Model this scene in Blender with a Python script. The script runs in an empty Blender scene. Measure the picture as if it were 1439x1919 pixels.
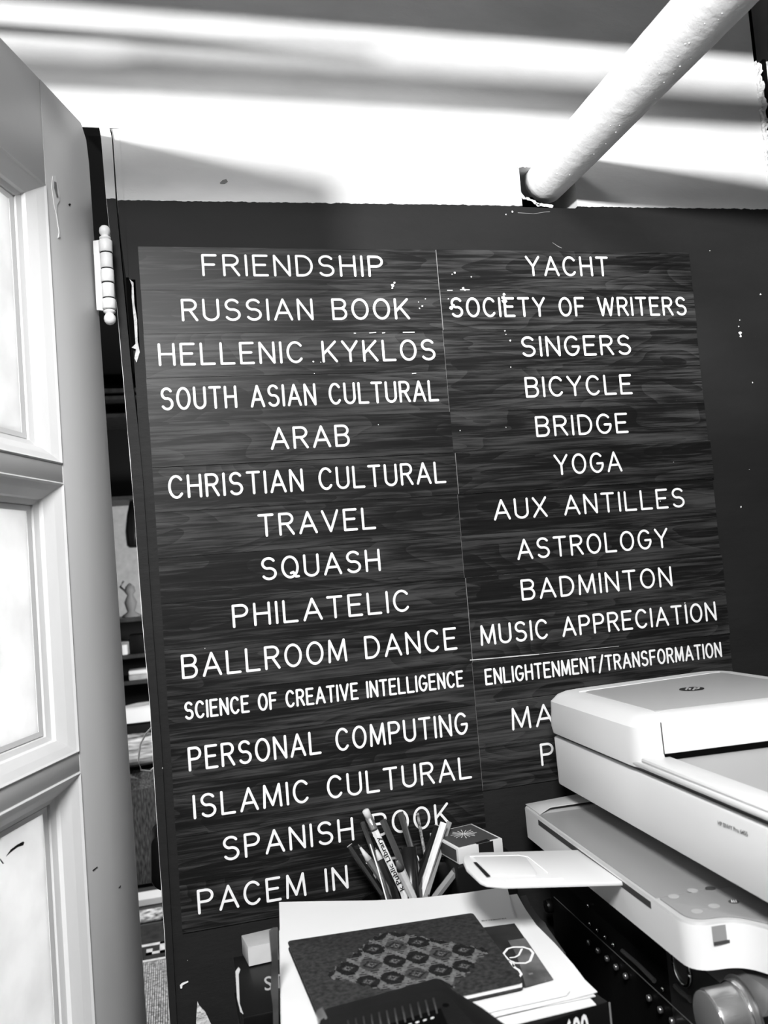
import bpy, bmesh, math, random
import numpy as np
from mathutils import Vector, Matrix
random.seed(7)
S = bpy.context.scene
C0 = S.collection

# ---------------- camera ----------------
CAM = np.array([0.0152, -0.9836, 1.3665])
RW = np.array([[0.9678, -0.0637, 0.2436], [-0.2383, 0.0799, 0.9679], [-0.0812, -0.9948, 0.0622]])
FPX = 1600.0
cd = bpy.data.cameras.new('camera'); cam = bpy.data.objects.new('camera', cd); C0.objects.link(cam)
m = Matrix.Identity(4)
for i in range(3):
    m[i][0] = RW[i][0]; m[i][1] = -RW[i][1]; m[i][2] = -RW[i][2]; m[i][3] = CAM[i]
cam.matrix_world = m
cd.sensor_fit = 'HORIZONTAL'; cd.sensor_width = 36.0; cd.lens = FPX / 1439 * 36.0
cd.clip_start = 0.02
cd.dof.use_dof = True; cd.dof.focus_distance = 1.04; cd.dof.aperture_fstop = 14
S.camera = cam

# ---------------- world, sun, added fill lights, exposure ----------------
w = bpy.data.worlds.new('world'); S.world = w; w.use_nodes = True
w.node_tree.nodes['Background'].inputs[0].default_value = (1, 1, 1, 1)
w.node_tree.nodes['Background'].inputs[1].default_value = 0.075
SUN = Vector((1.0, 1.32, -0.073)).normalized()
ld = bpy.data.lights.new('sun', 'SUN'); ld.energy = 6.0; ld.angle = math.radians(3.2)
sun = bpy.data.objects.new('sun', ld); C0.objects.link(sun)
sun.rotation_euler = SUN.to_track_quat('-Z', 'Y').to_euler()
def spot(name, loc, to, energy, size, blend, rad):
    l = bpy.data.lights.new(name, 'SPOT'); l.energy = energy; l.spot_size = math.radians(size); l.spot_blend = blend
    l.shadow_soft_size = rad
    o = bpy.data.objects.new(name, l); C0.objects.link(o); o.location = loc
    o.rotation_euler = (Vector(to) - Vector(loc)).to_track_quat('-Z', 'Y').to_euler()
    return o
spot('wall_fill_spot', (-0.15, -1.45, 2.25), (0.30, 0.0, 0.885), 165, 66, 0.55, 0.2)  # unseen spot added as fill, cone cut to leave the upper wall dim
ld = bpy.data.lights.new('pane_fill_light', 'AREA'); ld.energy = 9; ld.size = .6; ld.spread = math.radians(100)  # area light added to brighten the frosted panes from behind
o = bpy.data.objects.new('pane_fill_light', ld); C0.objects.link(o); o.location = (-1.0, .22, 1.25)
o.rotation_euler = (Vector((-.2, -.35, 1.35)) - Vector(o.location)).to_track_quat('-Z', 'Y').to_euler()
ld = bpy.data.lights.new('back_room_fill', 'POINT'); ld.energy = 150; ld.shadow_soft_size = 0.15  # point light added to brighten the room beyond the door
o = bpy.data.objects.new('back_room_fill', ld); C0.objects.link(o); o.location = (0.9, 2.5, 1.3)
S.view_settings.view_transform = 'Standard'; S.view_settings.look = 'None'
S.view_settings.gamma = 1.0; S.view_settings.exposure = 0.0
S.view_settings.use_curve_mapping = False

# ---------------- geometry helpers ----------------
def ray(px, py):
    return RW @ np.array([(px - 719.5) / FPX, (py - 959.5) / FPX, 1.0])
def on(px, py, n, q):
    d = ray(px, py); n = np.array(n, float)
    return CAM + d * (((np.array(q) - CAM) @ n) / (d @ n))
def Yp(px, py, y=0.0): return on(px, py, (0, 1, 0), (0, y, 0))
def Zp(px, py, z): return on(px, py, (0, 0, 1), (0, 0, z))
WL = {}
def wl(p): return WL.get(p.name, np.zeros(3)) if p else np.zeros(3)
def thing(name, label=None, cat=None, loc=(0, 0, 0), group=None, kind=None, parent=None):
    o = bpy.data.objects.new(name, None); C0.objects.link(o); o.empty_display_size = 0.02
    if parent:
        o.parent = parent; o.location = tuple(np.array(loc) - wl(parent))
    else: o.location = loc
    WL[o.name] = np.array(loc, float)
    tag(o, label, cat, group, kind); return o
def tag(o, label=None, cat=None, group=None, kind=None):
    if label: o['label'] = label
    if cat: o['category'] = cat
    if group: o['group'] = group
    if kind: o['kind'] = kind
    return o
def obj(name, V, F, mat, parent=None, smooth=False, mi=None, bev=0.0, seg=2, origin=None, wn=False):
    V = [np.array(v, float) for v in V]
    if parent is None:
        org = np.array(origin, float) if origin is not None else np.array([np.mean([v[i] for v in V]) for i in range(2)] + [min(v[2] for v in V)])
    else: org = np.array(origin, float) if origin is not None else wl(parent)
    me = bpy.data.meshes.new(name)
    me.from_pydata([tuple(v - org) for v in V], [], F)
    mats = mat if isinstance(mat, (list, tuple)) else [mat]
    for x in mats: me.materials.append(x)
    if mi is not None: me.polygons.foreach_set('material_index', mi)
    bm = bmesh.new(); bm.from_mesh(me)
    if len(F) < 20000: bmesh.ops.recalc_face_normals(bm, faces=bm.faces)
    if bev > 0:
        es = [e for e in bm.edges if len(e.link_faces) == 2 and e.calc_face_angle(0) > 0.5]
        bmesh.ops.bevel(bm, geom=es, offset=bev, segments=seg, affect='EDGES', profile=0.5, clamp_overlap=True)
        smooth = True; wn = True
    bm.to_mesh(me); bm.free()
    if smooth:
        me.polygons.foreach_set('use_smooth', [True] * len(me.polygons))
        if wn: me.set_sharp_from_angle(angle=math.radians(38))
    o = bpy.data.objects.new(name, me); C0.objects.link(o)
    o.location = tuple(org - wl(parent)); WL[o.name] = org
    if parent: o.parent = parent
    return o
def prism(pts, ext):
    pts = [np.array(p, float) for p in pts]; ext = np.array(ext, float); n = len(pts)
    V = pts + [p + ext for p in pts]
    F = [tuple(range(n)), tuple(range(2 * n - 1, n - 1, -1))] + [(i, (i + 1) % n, (i + 1) % n + n, i + n) for i in range(n)]
    return V, F
def box(x0, x1, y0, y1, z0, z1):
    return prism([(x0, y0, z0), (x1, y0, z0), (x1, y1, z0), (x0, y1, z0)], (0, 0, z1 - z0))
def join(*vf):
    V = []; F = []
    for v, f in vf:
        k = len(V); V += list(v); F += [tuple(i + k for i in q) for q in f]
    return V, F
def basis(d):
    d = np.array(d, float); d /= np.linalg.norm(d)
    a = np.cross(d, (0, 0, 1.0)); 
    if np.linalg.norm(a) < 1e-3: a = np.cross(d, (0, 1.0, 0))
    a /= np.linalg.norm(a); return d, a, np.cross(d, a)
def lathe(p0, axis, prof, n=20, close=True):
    d, a, b = basis(axis); p0 = np.array(p0, float); V = []; F = []
    for t, r in prof:
        for k in range(n):
            c = 2 * math.pi * k / n; V.append(p0 + d * t + (a * math.cos(c) + b * math.sin(c)) * r)
    for i in range(len(prof) - 1):
        for k in range(n):
            F.append((i * n + k, i * n + (k + 1) % n, (i + 1) * n + (k + 1) % n, (i + 1) * n + k))
    if close:
        F.append(tuple(range(n))); F.append(tuple(range((len(prof) - 1) * n, len(prof) * n)))
    return V, F
def tube(pts, r, n=8):
    pts = [np.array(p, float) for p in pts]; V = []; F = []
    for i, p in enumerate(pts):
        t = pts[min(i + 1, len(pts) - 1)] - pts[max(i - 1, 0)]; d, a, b = basis(t)
        rr = r[i] if isinstance(r, (list, tuple)) else r
        for k in range(n):
            c = 2 * math.pi * k / n; V.append(p + (a * math.cos(c) + b * math.sin(c)) * rr)
    for i in range(len(pts) - 1):
        for k in range(n): F.append((i * n + k, i * n + (k + 1) % n, (i + 1) * n + (k + 1) % n, (i + 1) * n + k))
    F.append(tuple(range(n))); F.append(tuple(range((len(pts) - 1) * n, len(pts) * n)))
    return V, F
def rounded(pts, r, seg=5):
    # round the corners of a closed 2-D / 3-D polygon; r a number or a list
    out = []; n = len(pts); pts = [np.array(p, float) for p in pts]
    for i, p in enumerate(pts):
        ri = r[i] if isinstance(r, (list, tuple)) else r
        if ri <= 0: out.append(p); continue
        a = pts[i - 1] - p; b = pts[(i + 1) % n] - p; la = np.linalg.norm(a); lb = np.linalg.norm(b)
        q = min(ri, la * .49, lb * .49); pa = p + a / la * q; pb = p + b / lb * q
        for k in range(seg + 1):
            t = k / seg; out.append((1 - t) ** 2 * pa + 2 * t * (1 - t) * p + t * t * pb)
    return out

# ---------------- materials ----------------
def mat(name, v, rough=0.5, spec=0.4, metal=0.0, bump=None, var=None, emit=0):
    M = bpy.data.materials.new(name); M.use_nodes = True; nt = M.node_tree; b = nt.nodes['Principled BSDF']
    c = (v, v, v, 1) if not isinstance(v, tuple) else v
    b.inputs['Base Color'].default_value = c; b.inputs['Roughness'].default_value = rough
    b.inputs['Specular IOR Level'].default_value = spec; b.inputs['Metallic'].default_value = metal
    tc = nt.nodes.new('ShaderNodeTexCoord')
    if var:   # (scale, amount, stretch)
        mp = nt.nodes.new('ShaderNodeMapping'); mp.inputs['Scale'].default_value = var[2] if len(var) > 2 else (1, 1, 1)
        nz = nt.nodes.new('ShaderNodeTexNoise'); nz.inputs['Scale'].default_value = var[0]; nz.inputs['Detail'].default_value = 5
        cr = nt.nodes.new('ShaderNodeValToRGB'); a = var[1]
        cr.color_ramp.elements[0].position = .3; cr.color_ramp.elements[1].position = .7
        cr.color_ramp.elements[0].color = (c[0] * (1 - a),) * 3 + (1,); cr.color_ramp.elements[1].color = (min(1, c[0] * (1 + a)),) * 3 + (1,)
        L = nt.links.new
        L(tc.outputs['Object'], mp.inputs[0]); L(mp.outputs[0], nz.inputs[0]); L(nz.outputs[0], cr.inputs[0]); L(cr.outputs[0], b.inputs['Base Color'])
    if bump:  # (scale, strength, distance, stretch)
        mp = nt.nodes.new('ShaderNodeMapping'); mp.inputs['Scale'].default_value = bump[3] if len(bump) > 3 else (1, 1, 1)
        nz = nt.nodes.new('ShaderNodeTexNoise'); nz.inputs['Scale'].default_value = bump[0]; nz.inputs['Detail'].default_value = 6
        bp = nt.nodes.new('ShaderNodeBump'); bp.inputs['Strength'].default_value = bump[1]; bp.inputs['Distance'].default_value = bump[2]
        L = nt.links.new
        L(tc.outputs['Object'], mp.inputs[0]); L(mp.outputs[0], nz.inputs[0]); L(nz.outputs[0], bp.inputs['Height']); L(bp.outputs[0], b.inputs['Normal'])
    return M
def node(nt, typ, **kw):
    n = nt.nodes.new(typ)
    for k, v in kw.items(): setattr(n, k, v)
    return n
def wall_paint():
    M = bpy.data.materials.new('two_tone_wall_paint'); M.use_nodes = True; nt = M.node_tree; L = nt.links.new
    b = nt.nodes['Principled BSDF']; b.inputs['Roughness'].default_value = .62; b.inputs['Specular IOR Level'].default_value = .18
    g = node(nt, 'ShaderNodeNewGeometry'); sp = node(nt, 'ShaderNodeSeparateXYZ'); L(g.outputs['Position'], sp.inputs[0])
    mp = node(nt, 'ShaderNodeMapping'); mp.inputs['Scale'].default_value = (120, 1, 30); L(g.outputs['Position'], mp.inputs[0])
    nz = node(nt, 'ShaderNodeTexNoise'); nz.inputs['Scale'].default_value = 1; nz.inputs['Detail'].default_value = 3; L(mp.outputs[0], nz.inputs[0])
    # paint line z = 1.8035 + .013 x, ragged
    a = node(nt, 'ShaderNodeMath', operation='MULTIPLY_ADD'); L(nz.outputs[0], a.inputs[0]); a.inputs[1].default_value = .004; a.inputs[2].default_value = 1.8025
    a2 = node(nt, 'ShaderNodeMath', operation='MULTIPLY_ADD'); L(sp.outputs[0], a2.inputs[0]); a2.inputs[1].default_value = .011; L(a.outputs[0], a2.inputs[2])
    gt = node(nt, 'ShaderNodeMath', operation='GREATER_THAN'); L(sp.outputs[2], gt.inputs[0]); L(a2.outputs[0], gt.inputs[1])
    # brushed tone variation
    mp2 = node(nt, 'ShaderNodeMapping'); mp2.inputs['Scale'].default_value = (3, 3, 9); L(g.outputs['Position'], mp2.inputs[0])
    n2 = node(nt, 'ShaderNodeTexNoise'); n2.inputs['Scale'].default_value = 2.2; n2.inputs['Detail'].default_value = 8; L(mp2.outputs[0], n2.inputs[0])
    r1 = node(nt, 'ShaderNodeValToRGB'); r1.color_ramp.elements[0].color = (.60,) * 3 + (1,); r1.color_ramp.elements[1].color = (.72,) * 3 + (1,)
    r1.color_ramp.elements[0].position = .3; r1.color_ramp.elements[1].position = .6; L(n2.outputs[0], r1.inputs[0])
    r2 = node(nt, 'ShaderNodeValToRGB'); r2.color_ramp.elements[0].color = (.010,) * 3 + (1,); r2.color_ramp.elements[1].color = (.020,) * 3 + (1,); L(n2.outputs[0], r2.inputs[0])
    # chips of light undercoat
    n3 = node(nt, 'ShaderNodeTexNoise'); n3.inputs['Scale'].default_value = 62; n3.inputs['Detail'].default_value = 2; L(g.outputs['Position'], n3.inputs[0])
    c3 = node(nt, 'ShaderNodeMath', operation='GREATER_THAN'); L(n3.outputs[0], c3.inputs[0]); c3.inputs[1].default_value = .775
    m3 = node(nt, 'ShaderNodeMix', data_type='RGBA'); L(c3.outputs[0], m3.inputs[0]); L(r2.outputs[0], m3.inputs[6]); m3.inputs[7].default_value = (.5,) * 3 + (1,)
    m4 = node(nt, 'ShaderNodeMix', data_type='RGBA'); L(gt.outputs[0], m4.inputs[0]); L(m3.outputs[2], m4.inputs[6]); L(r1.outputs[0], m4.inputs[7])
    L(m4.outputs[2], b.inputs['Base Color'])
    mp5 = node(nt, 'ShaderNodeMapping'); mp5.inputs['Scale'].default_value = (1, 1, 2.2); L(g.outputs['Position'], mp5.inputs[0])
    n5 = node(nt, 'ShaderNodeTexNoise'); n5.inputs['Scale'].default_value = 38; n5.inputs['Detail'].default_value = 9; n5.inputs['Roughness'].default_value = .6; L(mp5.outputs[0], n5.inputs[0])
    bp = node(nt, 'ShaderNodeBump'); bp.inputs['Strength'].default_value = .35; bp.inputs['Distance'].default_value = .0022; L(n5.outputs[0], bp.inputs['Height'])
    L(bp.outputs[0], b.inputs['Normal']); return M
def wood_laminate():
    M = bpy.data.materials.new('walnut_laminate'); M.use_nodes = True; nt = M.node_tree; L = nt.links.new
    b = nt.nodes['Principled BSDF']; b.inputs['Roughness'].default_value = .42; b.inputs['Specular IOR Level'].default_value = .22
    tc = node(nt, 'ShaderNodeTexCoord'); oi = node(nt, 'ShaderNodeObjectInfo')
    mu = node(nt, 'ShaderNodeMath', operation='MULTIPLY'); L(oi.outputs['Random'], mu.inputs[0]); mu.inputs[1].default_value = 37
    cb = node(nt, 'ShaderNodeCombineXYZ'); L(mu.outputs[0], cb.inputs[0]); L(mu.outputs[0], cb.inputs[1])
    ad = node(nt, 'ShaderNodeVectorMath', operation='ADD'); L(tc.outputs['Object'], ad.inputs[0]); L(cb.outputs[0], ad.inputs[1])
    # cathedral figure: rings of a slow, stretched noise
    m1 = node(nt, 'ShaderNodeMapping'); m1.inputs['Scale'].default_value = (3.2, 1, 17); L(ad.outputs[0], m1.inputs[0])
    n1 = node(nt, 'ShaderNodeTexNoise'); n1.inputs['Scale'].default_value = 1; n1.inputs['Detail'].default_value = 1.5; n1.inputs['Distortion'].default_value = .5; L(m1.outputs[0], n1.inputs[0])
    k1 = node(nt, 'ShaderNodeMath', operation='MULTIPLY'); L(n1.outputs[0], k1.inputs[0]); k1.inputs[1].default_value = 15
    s1 = node(nt, 'ShaderNodeMath', operation='FRACT'); L(k1.outputs[0], s1.inputs[0])
    m2 = node(nt, 'ShaderNodeMapping'); m2.inputs['Scale'].default_value = (9, 1, 260); L(ad.outputs[0], m2.inputs[0])
    n2 = node(nt, 'ShaderNodeTexNoise'); n2.inputs['Scale'].default_value = 1; n2.inputs['Detail'].default_value = 6; n2.inputs['Roughness'].default_value = .7; L(m2.outputs[0], n2.inputs[0])
    m3 = node(nt, 'ShaderNodeMapping'); m3.inputs['Scale'].default_value = (2.5, 1, 30); L(ad.outputs[0], m3.inputs[0])
    n3 = node(nt, 'ShaderNodeTexNoise'); n3.inputs['Scale'].default_value = 1.3; n3.inputs['Detail'].default_value = 3; L(m3.outputs[0], n3.inputs[0])
    q = node(nt, 'ShaderNodeMath', operation='MULTIPLY_ADD'); L(s1.outputs[0], q.inputs[0]); q.inputs[1].default_value = .10; L(n2.outputs[0], q.inputs[2])
    q2 = node(nt, 'ShaderNodeMath', operation='MULTIPLY_ADD'); L(n3.outputs[0], q2.inputs[0]); q2.inputs[1].default_value = .55; L(q.outputs[0], q2.inputs[2])
    r = node(nt, 'ShaderNodeValToRGB'); e = r.color_ramp.elements
    e[0].position = .52; e[0].color = (.0022,) * 3 + (1,); e[1].position = 1.05; e[1].color = (.050,) * 3 + (1,)
    x = e.new(.78); x.color = (.0085,) * 3 + (1,)
    L(q2.outputs[0], r.inputs[0]); L(r.outputs[0], b.inputs['Base Color']); return M
def pane_mat():
    M = bpy.data.materials.new('frosted_glass'); M.use_nodes = True; nt = M.node_tree; L = nt.links.new
    b = nt.nodes['Principled BSDF']; b.inputs['Roughness'].default_value = .45; b.inputs['Specular IOR Level'].default_value = .3
    out = nt.nodes['Material Output']; tc = node(nt, 'ShaderNodeTexCoord')
    n = node(nt, 'ShaderNodeTexNoise'); n.inputs['Scale'].default_value = 22; n.inputs['Detail'].default_value = 8; L(tc.outputs['Object'], n.inputs[0])
    r = node(nt, 'ShaderNodeValToRGB'); r.color_ramp.elements[0].color = (.84,) * 3 + (1,); r.color_ramp.elements[1].color = (.94,) * 3 + (1,)
    r.color_ramp.elements[0].position = .3; r.color_ramp.elements[1].position = .6; L(n.outputs[0], r.inputs[0]); L(r.outputs[0], b.inputs['Base Color'])
    t = node(nt, 'ShaderNodeBsdfTranslucent'); L(r.outputs[0], t.inputs[0])
    mx = node(nt, 'ShaderNodeMixShader'); mx.inputs[0].default_value = .5; L(b.outputs[0], mx.inputs[1]); L(t.outputs[0], mx.inputs[2]); L(mx.outputs[0], out.inputs['Surface'])
    return M
MT = dict(
    wall=wall_paint(), wood=wood_laminate(), pane=pane_mat(),
    core=mat('pale_laminate_core', .45, .6, .2), letter=mat('white_engraving', .9, .55, .2),
    white=mat('white_gloss_paint', .84, .42, .4, bump=(46, .3, .002), var=(5, .05)),
    pipe=mat('white_pipe_paint', .84, .5, .3, bump=(75, .45, .003), var=(6, .05)),
    door=mat('grey_white_door_paint', .60, .42, .35, bump=(30, .18, .0015, (1, 1, .3)), var=(4, .07, (1, 1, .4))),
    hinge=mat('thick_painted_hinge', .86, .35, .5, bump=(120, .3, .001), var=(60, .1)),
    plaster=mat('broken_plaster', .66, .9, .1, bump=(120, 1, .006), var=(60, .3)),
    darkpaint=mat('dark_painted_wood', .022, .5, .4, var=(8, .5, (6, 6, .6)), bump=(30, .3, .001, (6, 6, .5))),
    black=mat('black_void', .002, .9, .05), blk=mat('black_plastic', .004, .4, .22),  # black_void: near-black colour in place of unlit hollows
    blks=mat('black_satin', .006, .5, .2, bump=(300, .3, .0004)),
    dgrey=mat('dark_grey_plastic', .06, .45, .3), grey=mat('mid_grey', .2, .6, .3),
    prn=mat('printer_white_plastic', .80, .38, .4, bump=(900, .12, .0002)),
    prt=mat('printer_light_grey_plastic', .47, .45, .35, bump=(900, .15, .0002)),
    prg=mat('printer_grey_plastic', .27, .5, .3, bump=(900, .15, .0002)),
    prd=mat('printer_dark_seam', .05, .5, .3),
    paper=mat('white_paper', .76, .8, .1, var=(7, .03)), paper2=mat('off_white_paper', .64, .8, .1, var=(7, .05)),
    ink=mat('black_ink', .012, .7, .1),
    alu=mat('brushed_metal', .42, .28, .5, metal=.85, bump=(220, .3, .0004, (1, 1, 8))),
    chrome=mat('polished_metal', .75, .12, .5, metal=1.0),
    cloth=mat('speckled_notebook_cloth', .032, .85, .1, var=(260, .5), bump=(300, .5, .0006)),
    ikd=mat('ikat_dark_thread', .012, .85, .1, var=(260, .5)), ikm=mat('ikat_mid_thread', .05, .85, .1, var=(260, .4)), ikl=mat('ikat_light_thread', .13, .85, .1, var=(260, .4)),
    card=mat('grey_cardboard', .40, .8, .1, var=(30, .12)), cardl=mat('pale_cardboard', .62, .8, .1, var=(30, .08)),
    wp=mat('white_pencil_paint', .85, .35, .4, var=(120, .08)), gp=mat('grey_pencil_paint', .12, .35, .4), gp2=mat('dark_grey_pencil_paint', .055, .35, .4),
    bp=mat('black_pencil_paint', .008, .3, .5), woodp=mat('bare_pencil_wood', .62, .7, .2, var=(90, .15)), mgp=mat('pale_grey_pencil_paint', .28, .4, .4),
)
# ================= the room =================
ZT = 2.55
WX0, WX1 = -0.012, 0.848
def zpaint(x): return 1.8045 + .011 * x
# wall with a notch for the pipe, an old latch slot, the head over the doorway and the broken top right corner
def rect(x0, x1, z0, z1, y0=0.0, y1=0.10): return box(x0, x1, y0, y1, z0, z1)
parts = []
nx0, nx1, nz0, nz1 = 0.4775, 0.555, 1.808, 1.861
sx0, sx1, sz0, sz1 = -0.0120, -0.0050, 1.630, 1.712
xs = [WX0, sx1, nx0, nx1, WX1]; zs = [0, sz0, sz1, nz0, nz1, 2.04, ZT]
for i in range(len(xs) - 1):
    for k in range(len(zs) - 1):
        if (i == 0 and k == 1) or (i == 2 and k == 3): continue
        parts.append(rect(xs[i], xs[i + 1], zs[k], zs[k + 1]))
parts.append(rect(-1.6, WX0, 1.889, ZT))
parts.append(rect(WX1, 1.5, 0, 1.812)); parts.append(rect(WX1 + .012, 1.5, 1.812, 2.03, .006, .1)); parts.append(rect(.93, 1.5, 2.03, ZT))
o = obj('wall_back', *join(*parts), MT['wall'], origin=(0, 0, 0)); tag(o, 'wall painted white above a ragged line and dark below', kind='structure')
o = obj('cavity_backing', *join(box(nx0 - .01, nx1 + .01, .085, .12, nz0 - .01, nz1 + .01), box(WX1 - .01, .95, .09, .12, 2.0, ZT), box(-.012, .0, .03, .06, 1.62, 1.72)), MT['black'], origin=(0, .1, 1.8)); o['kind'] = 'structure'  # black panels stand for the dark inside the openings
o.name = 'trim_4'
o = obj('floor', *box(-1.6, 2.5, -2.6, 4.2, -.02, 0), mat('dark_floor_boards', .05, .5, .3, var=(4, .4, (1, 8, 1)))); o['kind'] = 'structure'
o = obj('ceiling', *box(-1.6, 1.5, -1.2, 4.2, ZT, ZT + .03), mat('ceiling_paint', .006, .9, .05)); o['kind'] = 'structure'
SILL = 1.70
o = obj('wall_left', *join(box(-1.63, -1.6, -5.0, -3.6, 0, ZT), box(-1.63, -1.6, -3.6, -1.7, 0, SILL), box(-1.63, -1.6, -3.6, -1.7, 2.5, ZT), box(-1.63, -1.6, -1.7, 4.2, 0, ZT)), MT['white']); o['kind'] = 'structure'
win = thing('sun_opening', 'unseen opening added in the left wall to limit where the sun falls', loc=(-1.61, -2.65, SILL), kind='structure')  # added opening, sized to keep the sun off the printer
for zz in (SILL, 2.49): obj('opening_rail', *box(-1.64, -1.59, -3.6, -1.7, zz, zz + .03), MT['white'], win)
o = obj('wall_far', *box(-1.6, 1.5, 4.2, 4.25, 0, ZT), mat('far_room_wall', .006, .7, .2, var=(5, .5))); o['kind'] = 'structure'
# door stop and jamb strips along the doorway
stop = [Yp(186, 238), Yp(205, 240), Yp(210, 262), Yp(217, 372), Yp(247, 700), Yp(258, 794), Yp(268, 900), Yp(286, 1169), Yp(297, 1320), Yp(303, 1400), Yp(332, 1919), Yp(318, 1919), Yp(279, 1300), Yp(252, 960), Yp(230, 700), Yp(199, 372), Yp(190, 262)]
o = obj('trim_1', *prism([p + np.array([0, -.004, 0]) for p in stop], (0, .05, 0)), MT['wall'], origin=(-.03, 0, .9)); tag(o, 'narrow door stop strip, white at the top and dark wood below', kind='structure')
o = obj('trim_2', *box(-.0115, -.008, .047, .10, 0, 1.889), MT['black']); tag(o, 'black strip painted as the shade in the gap behind the door stop', kind='structure')  # black strip takes the place of shade in the gap
te = [Yp(*q) for q in ((206.5, 241), (209, 246), (212, 262), (219.5, 372), (227, 452), (236, 520))]
o = obj('trim_6', *prism(te + [np.array([WX0 + .0002, 0, te[-1][2]]), np.array([WX0 + .0002, 0, 1.8886])], (0, .045, 0)), MT['wall'], origin=(0, 0, 0)); tag(o, 'upper end of the wall edge beside the door stop', kind='structure')
o = obj('trim_7', *box(-1.5, -.0205, .0015, .12, 1.8795, 1.8888), MT['black']); tag(o, 'black strip painted as the shade under the door head', kind='structure')  # shade under the head put in as a black box
# rough plaster where the wall breaks off at the upper right
def crust(x0, x1, z0, z1, nx, nz, amp, yb, seed, xw):
    rnd = random.Random(seed); V = []; F = []
    for k in range(nz + 1):
        z = z0 + (z1 - z0) * k / nz; wob = xw * (math.sin(k * .9 + seed) + .6 * math.sin(k * 2.3)) * .5
        for i in range(nx + 1):
            edge = (i in (0, nx) or k in (0, nz))
            V.append((x0 + (x1 - x0) * i / nx + wob + rnd.uniform(-1, 1) * (x1 - x0) / nx * .3, .012 if edge else yb - rnd.random() * amp, z + rnd.uniform(-1, 1) * (z1 - z0) / nz * .3))
    for k in range(nz):
        for i in range(nx): F.append((k * (nx + 1) + i, k * (nx + 1) + i + 1, (k + 1) * (nx + 1) + i + 1, (k + 1) * (nx + 1) + i))
    return V, F
o = obj('trim_3', *join(crust(.846, .861, 1.812, 2.028, 4, 60, .004, -.001, 1, .003), crust(.868, .925, 1.812, 2.034, 7, 50, .006, -.002, 4, .004)), MT['plaster'], smooth=False, origin=(.88, 0, 1.8))
tag(o, 'cracked crumbling plaster edge at the top right of the wall', kind='structure')
o = obj('trim_5', *join(box(.862, .867, -.001, .02, 1.83, 2.03)), MT['black']); tag(o, 'black crack between the broken plaster edges', kind='structure')
# plaster flakes around the pipe hole
fl = []
rnd = random.Random(3)
def ribbon(pts, wds, y, rnd, j=.0006):
    V = []; F = []
    for i, p in enumerate(pts):
        wd = wds[i] if isinstance(wds, list) else wds
        V += [(p[0] + rnd.uniform(-j, j), y, p[2] - wd + rnd.uniform(-j, j)), (p[0] + rnd.uniform(-j, j), y, p[2] + wd + rnd.uniform(-j, j))]
    for i in range(len(pts) - 1): F.append((2 * i, 2 * i + 2, 2 * i + 3, 2 * i + 1))
    return V, F
rag = []
for a, b2 in (((968, 312), (992, 310)), ((985, 372), (1010, 384)), ((1003, 384), (1036, 387))):
    pa, pb = Yp(*a), Yp(*b2); n = 9
    rag.append(ribbon([pa + (pb - pa) * k / n for k in range(n + 1)], .0018, -.0012, rnd, .0009))
vv = [Yp(966, 300), Yp(966, 330), Yp(970, 345), Yp(975, 362), Yp(985, 374)]
rag.append(([p + np.array([dx, -.001, 0]) for p in vv for dx in (-.004, .001)], [(2 * i, 2 * i + 2, 2 * i + 3, 2 * i + 1) for i in range(4)]))
o = obj('paint_flake', *join(*rag), MT['white']); tag(o, 'ragged white paint flakes around the hole where the pipe enters', 'paint', kind='stuff')
o = obj('wall_scratch', *join(ribbon([Yp(970, 399), Yp(1000, 401), Yp(1020, 398), Yp(1030, 397)], .0005, -.0007, rnd, .0003), ribbon([Yp(1035, 455), Yp(1045, 462), Yp(1052, 465)], .0004, -.0007, rnd, .0003)), MT['grey']); tag(o, 'thin pale scratches in the dark paint under the pipe hole', 'scratch', kind='stuff')
chip = [Yp(*q) for q in ((412, 343), (417, 338), (424, 336), (427, 341), (421, 345), (413, 345))]
o = obj('paint_chip', *prism([p + np.array([0, -.0004, 0]) for p in chip], (0, -.0003, 0)), MT['grey']); tag(o, 'small grey chip in the white paint above the name plates', 'paint chip')
chip = [Yp(*q) for q in ((243, 524), (250, 530), (252, 570), (257, 600), (258, 640), (262, 660), (256, 680), (252, 672), (255, 655), (247, 652), (254, 645), (251, 600), (247, 560), (247, 535))]
o = obj('chipped_latch_edge', *prism([p + np.array([0, -.0004, 0]) for p in chip], (0, -.0008, 0)), MT['plaster']); tag(o, 'white chipped edge beside the old latch slot in the dark wall edge', 'chipped paint')
slot = [Yp(*q) for q in ((236, 524), (243, 526), (247, 560), (251, 600), (253, 645), (249, 655), (243, 620), (239, 570))]
o = obj('latch_slot_dark', *prism([p + np.array([0, -.0002, 0]) for p in slot], (0, -.0004, 0)), MT['black']); tag(o, 'narrow black patch painted as the dark inside of the latch slot near the hinge', 'slot')  # black patch on the surface, painted for the slot's dark inside

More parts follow.
